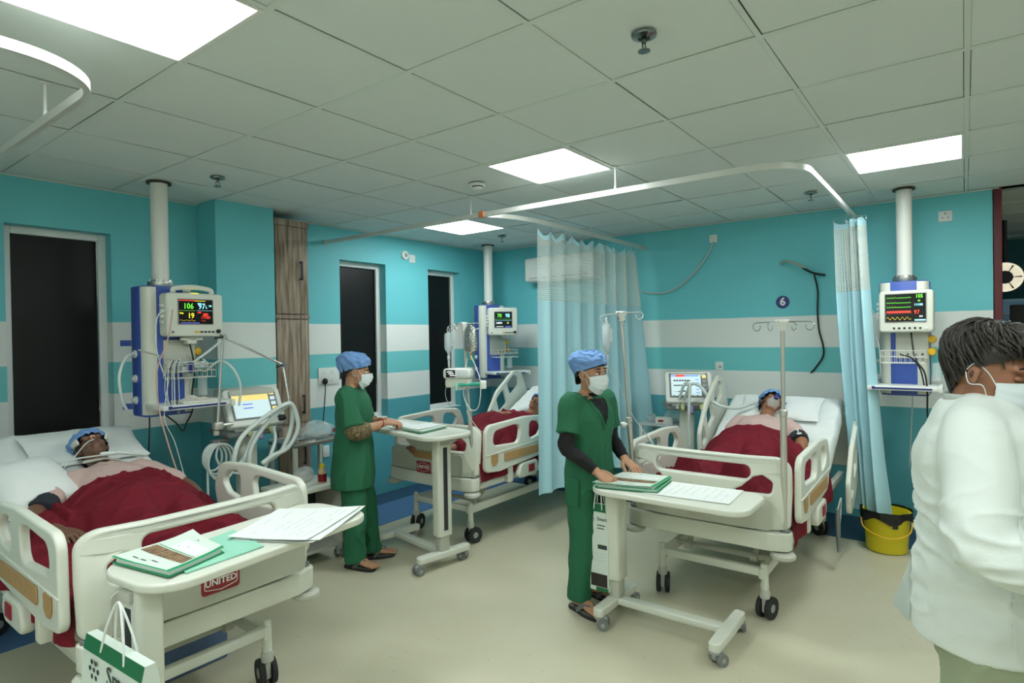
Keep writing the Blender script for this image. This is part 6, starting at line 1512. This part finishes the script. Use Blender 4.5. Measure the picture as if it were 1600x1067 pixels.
def blanket(label, loc, rz, s0, s1, hf, yneg, ypos, seed, amp=.013, nu=150, nv=130, edge_fn=None):
    t = thing('blanket', label, 'blanket', loc, rz, 'dark red blankets')
    q = MB()
    def f(u, v):
        w = lerp(-yneg, ypos, v); s = lerp(s0, s1, u)
        if edge_fn: s = lerp(s0+edge_fn(w), s1, u)
        lim = .447; d = max(0, abs(w)-lim); y = math.copysign(min(abs(w), lim), w)
        fo = 1-abs(noise.noise(Vector((s*3.4+seed+w*1.2, w*2.6-s*1.0, seed))))*2.2
        fo2 = 1-abs(noise.noise(Vector((s*6.0-seed, w*7.0-s*3, seed*2))))*2.0
        fo3 = 1-abs(noise.noise(Vector((s*1.6+w*2.2+seed, w*8.0-s*2.5, seed*3))))*2.6; fo4 = 1-abs(noise.noise(Vector((s*8.0-w*3.0, w*2.2+s*1.2+seed, seed*4))))*2.6
        h = max(hf(s, y)*smoothstep(s1, s1+.13, s), .014) + amp*(.7*max(0, fo)**3+.4*fo2*fo2+.6*max(0, fo3)**3+.6*max(0, fo4)**3) + .004*nz((s*14, w*14, seed))
        x, z, a = surf(s, h)
        if d > 0:
            y += math.copysign(.006+.018*(1-math.exp(-d*12))*abs(math.sin(s*11+seed))+.012*math.sin(s*23+seed)*min(1, d*6), w)*min(1, d*30)
            z = z - d - (h-.014)*min(1, d*8)*.6
            x += .01*math.sin(s*17)*min(1, d*5)
        return Vector((x, y, z))
    q.grid(f, nu, nv); bmesh.ops.solidify(q.bm, geom=q.bm.faces[:], thickness=.005)
    obj('cloth', q, 'blanket', t, ang=80); return t
def hump(y, yc, w, h, p=2.0):
    d = abs(y-yc)/w; return h*max(0, 1-d**p)**.75 if d < 1 else 0.0
def body_h(s, y, sp, yc, big=1.0):
    """height of the lying body: sp = pelvis position, head end above"""
    u = s-sp
    if u > .55: return 0.0
    if u > -.05:
        tor = lerp(.245, .25*big, smoothstep(.45, .12, u)); return hump(y, yc, .28*big**.5+.05, tor, 2.8)
    k = smoothstep(-.05, -.25, u); tor = hump(y, yc, .28*big**.5+.04, .245*big, 2.6)
    lw = lerp(.12, .085, smoothstep(-.2, -.75, u)); lh = lerp(.175, .115, smoothstep(-.15, -.75, u)); lh = lerp(lh, .23, smoothstep(-.72, -.80, u)) if u > -.93 else lerp(.23, .02, smoothstep(-.93, -1.0, u))
    sp_ = .095+.05*smoothstep(-.2, -.9, u)
    legs = max(hump(y, yc-sp_, lw+.02, lh), hump(y, yc+sp_, lw+.02, lh), hump(y, yc, .14, lh*.6))
    return lerp(tor, legs, k)
def patient(label, bed_i, s_head, yc, skin, big=1.0, turn=0.0, arms=None, cuff=None, head_h=.115, feet_out=True, chin=0.0, cap_kw=None, gown_top=True):
    key, loc, rz = BEDS[bed_i]
    t = thing('person', label, 'person', loc, rz); sp = s_head-.80
    M = head_M_lying(s_head, yc, head_h, turn, chin)
    b = MB(); fg = MB(); head_shape(b, M)
    neck_a = M @ Vector((-.02, 0, -.06)); limb(b, [neck_a, bp(s_head-.17, yc, .095), bp(s_head-.24, yc, .09)], [.052, .054, .06])
    tor = [(s_head-.25, .15, .075), (s_head-.36, .17, .10), (s_head-.52, .16*big**.5, .105), (s_head-.66, .165*big**.5, .10), (sp, .16, .09), (sp-.1, .13, .08)]
    limb(b, [bp(s, yc, .105) for s, _, _ in tor], [(w, d) for _, w, d in tor], side=(0, 1, 0), n=18)
    for s_ in (-1, 1):
        limb(b, [bp(sp-.02, yc+s_*.08, .10), bp(sp-.42, yc+s_*.10, .085), bp(sp-.8, yc+s_*.14, .06)], [.075, .05, .035])
        p0 = bp(sp-.80, yc+s_*.14, .06); b.tube([bp(sp-.78, yc+s_*.14, .05), bp(sp-.82, yc+s_*.145, .07), bp(sp-.85, yc+s_*.15, .09)], [(.035, .035), (.04, .03), (.036, .018)], 12, side=(0, 1, 0), round_ends=True)
        for i in range(5):
            yy = yc+s_*(.142+(.03-.0145*i)*-1*0+.0)+s_*(-.028+.0145*i); fg.tube([bp(sp-.85, yy, .085), bp(sp-.86, yy, .10-.003*i)], [.009 if i else .013, .008 if i else .011], 8, round_ends=True)
    sh = {}
    for s_ in (-1, 1):
        a_ = arms[s_]; P = [bp(s_head-.28, yc+s_*.17, .10)] + [bp(*p) for p in a_['pts']]
        limb(b, P, [.055, .047, .040, .036, .026][:len(P)] if len(P) == 5 else [.055, .045, .038, .027][:len(P)]); sh[s_] = P
        if a_.get('hand'):
            hd = a_['hand']; hand(b, fg, P[-1], hd[0], hd[1], hd[2], a_.get('curl', .45), .98)
    me = remesh(b, .006, 5); obj('body', join_body(me, fg), skin, t)
    # gown
    q = MB(); gt = [(s_head-.215, .10, .06, .09), (s_head-.25, .165, .085, .10), (s_head-.36, .195, .118, .11), (s_head-.52, .19*big**.5, .125*big**.5, .11), (s_head-.68, .19*big**.5, .12*big**.5, .11), (sp-.08, .16, .10, .11)]
    limb(q, [bp(s, yc, h) for s, _, _, h in gt], [(w, d) for _, w, d, _ in gt], side=(0, 1, 0), n=20)
    for s_ in (-1, 1):
        P = sh[s_]; limb(q, [P[0]+Vector((.0, -s_*.05, 0)), P[0], P[0].lerp(P[1], .8)], [.078, .078, .070])
    cloth(t, 'gown', q, 'gown', .009, 8, (.010, (7, 10, 7), 3.0+bed_i*5))
    if cuff:
        s_ = cuff; P = sh[s_]; q = MB(); a0, a1 = P[0].lerp(P[1], .80), P[1].lerp(P[2], .25); dv = (a1-a0)
        q.tube([a0, a0+dv*.04, a0+dv*.5, a0+dv*.96, a1], [.060, .066, .068, .062, .056], 20); cf = obj('pressure_cuff', q, 'cuff', t, label='dark blood-pressure cuff')
        up = Vector((0, 0, 1)); sd = dv.normalized().cross(up).normalized()*(1 if s_ > 0 else 1)
        return t, M, sh, cf
    return t, M, sh, None
# --- nearest bed
LA, RA = BEDS[0][1], BEDS[0][2]
armsA = {1: dict(pts=[(1.30, .255, .115), (1.12, .305, .10), (.98, .29, .10), (.90, .27, .10)], hand=((-1, -.25, -.12), (0, 0, -1), (0, -1, 0)), curl=.35), -1: dict(pts=[(1.28, -.42, .10), (1.05, -.42, .08), (.9, -.36, .08)])}
tA, MA, shA, cuffA = patient('man with bandaged head and blue cap asleep in the nearest bed', 0, 1.75, -.10, 'skin_d', 1.0, turn=-.12, arms=armsA, cuff=1, chin=.10)
obj('hair', dome(MA, .101, .083, .03, -.02, -.07, .115, .04, 3.0, .002), 'hair', tA, ang=80)
cap(tA, MA, 3.0, scale=1.05, zf=.045, zb=.02, zs=.035)
face_parts(tA, MA, closed=True, lid='skin_d')
q = MB(); q.ell((.0845*HEADK, 0, -.0625*HEADK), (.010, .026, .0035), 12, M=MA); obj('mouth', q, 'lip', tA)
q = MB(); q.tube([MA @ (Vector((.010+.100*math.cos(a), .091*math.sin(a), .045-.045*math.cos(a)*1.0+.0))*HEADK) for a in [1.0+4.3*i/30 for i in range(31)]], [(.018, .008)]*31, 8); q.displace(lambda c: c+Vector((.004*nz(c*60), .004*nz(c*60, 1, 3), .004*nz(c*60, 1, 6)))); obj('bandage', q, 'gauze', tA)
q = MB(); q.box((.093*HEADK, 0, .004), (.010, .024, .034), .004, M=MA); obj('nose_tape', q, 'wound', tA)
add = [MA @ Vector(p) for p in ((.098, 0, -.03), (.11, -.05, -.06), (.07, -.13, -.12), (.0, -.22, -.16))]
q = MB(); q.tube(spline(add, 6), .003, 6); obj('feeding_tube', q, 'tubing', tA)
q = MB(); q.tube(spline([bp(1.555, -.30, .14), bp(1.56, -.18, .19), bp(1.56, -.05, .20), bp(1.57, .08, .19), bp(1.60, .24, .14), bp(1.62, .40, .10)], 6), .004, 6); obj('drip_line', q, 'tubing', tA)
q = MB(); q.tube([bp(1.565, -.32, .15), bp(1.56, -.15, .205)], .009, 10, round_ends=True); q.tube([bp(1.562, -.15, .20), bp(1.563, -.08, .205)], .012, 10, round_ends=True); obj('tracheostomy_tube', q, 'tubing', tA)
q = MB(); q.tube([bp(1.585, -.19, .125), bp(1.575, -.10, .165), bp(1.585, 0.0, .15)], [(.02, .008)]*3, 8, side=(1, 0, 0)); obj('neck_dressing', q, 'gauze', tA)
# cuff print
c0, c1 = shA[1][0].lerp(shA[1][1], .80), shA[1][1].lerp(shA[1][2], .25)
ax = (c0-c1).normalized(); outv = Vector((0, .55, .83)); outv = (outv-ax*outv.dot(ax)).normalized(); Mc = Matrix((ax, outv.cross(ax), outv)).transposed().to_4x4(); Mc.translation = (c0+c1)/2+outv*.068
q = MB()
for (x, y, w, h) in ((.03, .012, .012, .01), (.012, .012, .014, .012), (-.012, .012, .012, .01), (-.03, .012, .01, .01), (.0, -.01, .075, .003), (0, -.018, .06, .003)): q.box((x, y, 0), (w, h, .002), M=Mc)
o = obj('cuff_print', q, 'paper_print', cuffA); o['kind'] = 'stuff'
def hA(s, y):
    b = body_h(s, y, .95, -.10, 1.0)*.95
    far = hump(y, -.36, .13, .10)*smoothstep(.8, .95, s)
    arm = hump(y, .28, .12, .135)*smoothstep(.915, .95, s)*smoothstep(1.34, 1.2, s)
    k = smoothstep(.94, .90, s)*smoothstep(.60, .70, s)*smoothstep(.10, .18, y)
    return lerp(max(b, far), .045, k) + arm*(1-.0)*smoothstep(.16, .22, y) if y > .16 else max(b, far)
blanket('dark red blanket over the patient in the nearest bed', LA, RA, 1.27, .13, hA, .56, .60, 2.0, .022, edge_fn=lambda w: -.03*smoothstep(.0, .25, w)-.18*smoothstep(.20, .36, w)+.08*smoothstep(-.1, -.45, w))
pillow_thing('plump white pillow beside the bandaged head in the nearest bed', LA, RA, 1.50, .245, .36, .42, .21, 4.0, .15)
pillow_thing('flat white pillow under the bandaged head in the nearest bed', LA, RA, 1.90, -.12, .60, .34, .06, 6.0)
t = thing('lanyard', 'yellow-green strap with a dark clip on the nearest mattress', 'strap', LA, RA)
q = MB(); q.tube(spline([bp(1.02, .38, .012), bp(.96, .40, .012), bp(.90, .36, .013), bp(.86, .39, .012)], 6), [(.010, .002)]*19, 6, side=(0, 1, 0)); obj('strap', q, 'lime' if 'lime' in MATS else mat('lime', (190, 200, 60), .5), t)
q = MB(); q.box(bp(.93, .39, .018), (.06, .014, .008), .003, rot=(0, 0, .5)); obj('clip', q, 'dark_grey', t)
# --- far bed
LB, RB = BEDS[1][1], BEDS[1][2]
armsB = {1: dict(pts=[(1.16, .22, .11), (1.0, .24, .10), (.93, .14, .20), (.90, .09, .262)], hand=((-.35, -1, .0), (-.2, 0, -1), (-1, 0, 0)), curl=.3), -1: dict(pts=[(1.16, -.22, .11), (1.02, -.24, .10), (.97, -.14, .20), (.95, -.07, .262)], hand=((-.25, 1, .05), (-.2, 0, -1), (-1, 0, 0)), curl=.3)}
tB, MB_, shB, _c = patient('patient in a blue cap lying in the far bed, hands folded on the blanket', 1, 1.60, .0, 'skin_c', 1.0, turn=.25, arms=armsB, chin=.12)
obj('hair', dome(MB_, .101, .083, .05, -.01, -.07, .118, .04, 3.0, .002), 'hair', tB, ang=80)
cap(tB, MB_, 13.0, scale=1.03); face_parts(tB, MB_, closed=True)
q = MB(); q.ell((.0845*HEADK, 0, -.0625*HEADK), (.010, .024, .003), 12, M=MB_); obj('mouth', q, 'lip', tB)
q = MB(); q.tube(spline([MB_ @ Vector(p) for p in ((.092, 0, -.05), (.094, .03, -.048), (.07, .06, -.05))], 4), .003, 6); obj('moustache', q, 'hair', tB)
def hB(s, y): return body_h(s, y, .80, 0, 1.04)
blanket('dark red blanket over the patient in the far bed', LB, RB, 1.22, .08, hB, .60, .56, 6.0, .020, edge_fn=lambda w: -.03*math.sin(w*9))
pillow_thing('white pillow under the head in the far bed', LB, RB, 1.78, .0, .58, .36, .09, 9.0)
# --- bed six
LC, RC = BEDS[2][1], BEDS[2][2]
armsC = {-1: dict(pts=[(1.44, -.24, .10), (1.28, -.27, .09), (1.15, -.22, .08), (1.05, -.18, .08)]), 1: dict(pts=[(1.44, .24, .10), (1.28, .26, .09), (1.15, .2, .08), (1.05, .16, .08)])}
tC, MC, shC, cuffC = patient('patient in blue cap and clear breathing mask lying in bed six', 2, 1.83, .04, 'skin_c', 1.05, turn=.55, arms=armsC, cuff=-1, chin=.12)
obj('hair', dome(MC, .101, .083, .05, -.01, -.07, .118, .04, 3.0, .002), 'hair', tC, ang=80)
cap(tC, MC, 23.0, scale=1.06); face_parts(tC, MC, closed=True)
q = MB(); q.grid(lambda u, v: MC @ (Vector((.055+.075*math.sin(PI*(.12+.76*v))*math.cos((2*u-1)*1.25), .052*math.sin((2*u-1)*1.25)*(.6+.4*math.sin(PI*v)), lerp(-.10, .02, v)))*HEADK), 20, 14); mk = obj('breathing_mask', q, 'clear', tC, ang=80)
q = MB(); q.box((.135*HEADK, 0, -.02), (.03, .03, .05), .008, M=MC); obj('valve', q, 'navy', mk)
for s_ in (-1, 1):
    q = MB(); q.tube([MC @ (Vector(p)*HEADK) for p in ((.05, s_*.06, -.04), (.0, s_*.085, -.03), (-.05, s_*.08, -.02))], [(.008, .002)]*3, 6, side=(0, 0, 1)); obj('mask_strap', q, 'black', mk)
c0, c1 = shC[-1][0].lerp(shC[-1][1], .80), shC[-1][1].lerp(shC[-1][2], .25)
ax = (c0-c1).normalized(); outv = Vector((-.5, -.1, .83)); outv = (outv-ax*outv.dot(ax)).normalized(); Mc = Matrix((ax, outv.cross(ax), outv)).transposed().to_4x4(); Mc.translation = (c0+c1)/2+outv*.068
q = MB(); q.box((.01, 0, 0), (.03, .008, .002), M=Mc); q.box((.028, .008, 0), (.014, .008, .002), M=Mc, rot=(0, 0, .7)); q.box((.028, -.008, 0), (.014, .008, .002), M=Mc, rot=(0, 0, -.7)); q.box((-.025, 0, 0), (.02, .03, .002), M=Mc); o = obj('cuff_print', q, 'paper_print', cuffC); o['kind'] = 'stuff'
def hC(s, y): return max(body_h(s, y, 1.03, .02, 1.05), hump(y, -.24, .12, .15)*smoothstep(1.0, 1.1, s))
blanket('dark red blanket over the patient in bed six', LC, RC, 1.29, .09, hC, .66, .50, 11.0, .020, edge_fn=lambda w: .03*math.sin(w*6+1)-.05*smoothstep(-.15, -.4, w))
pillow_thing('white pillow under the masked head in bed six', LC, RC, 1.92, .0, .62, .34, .08, 12.0)
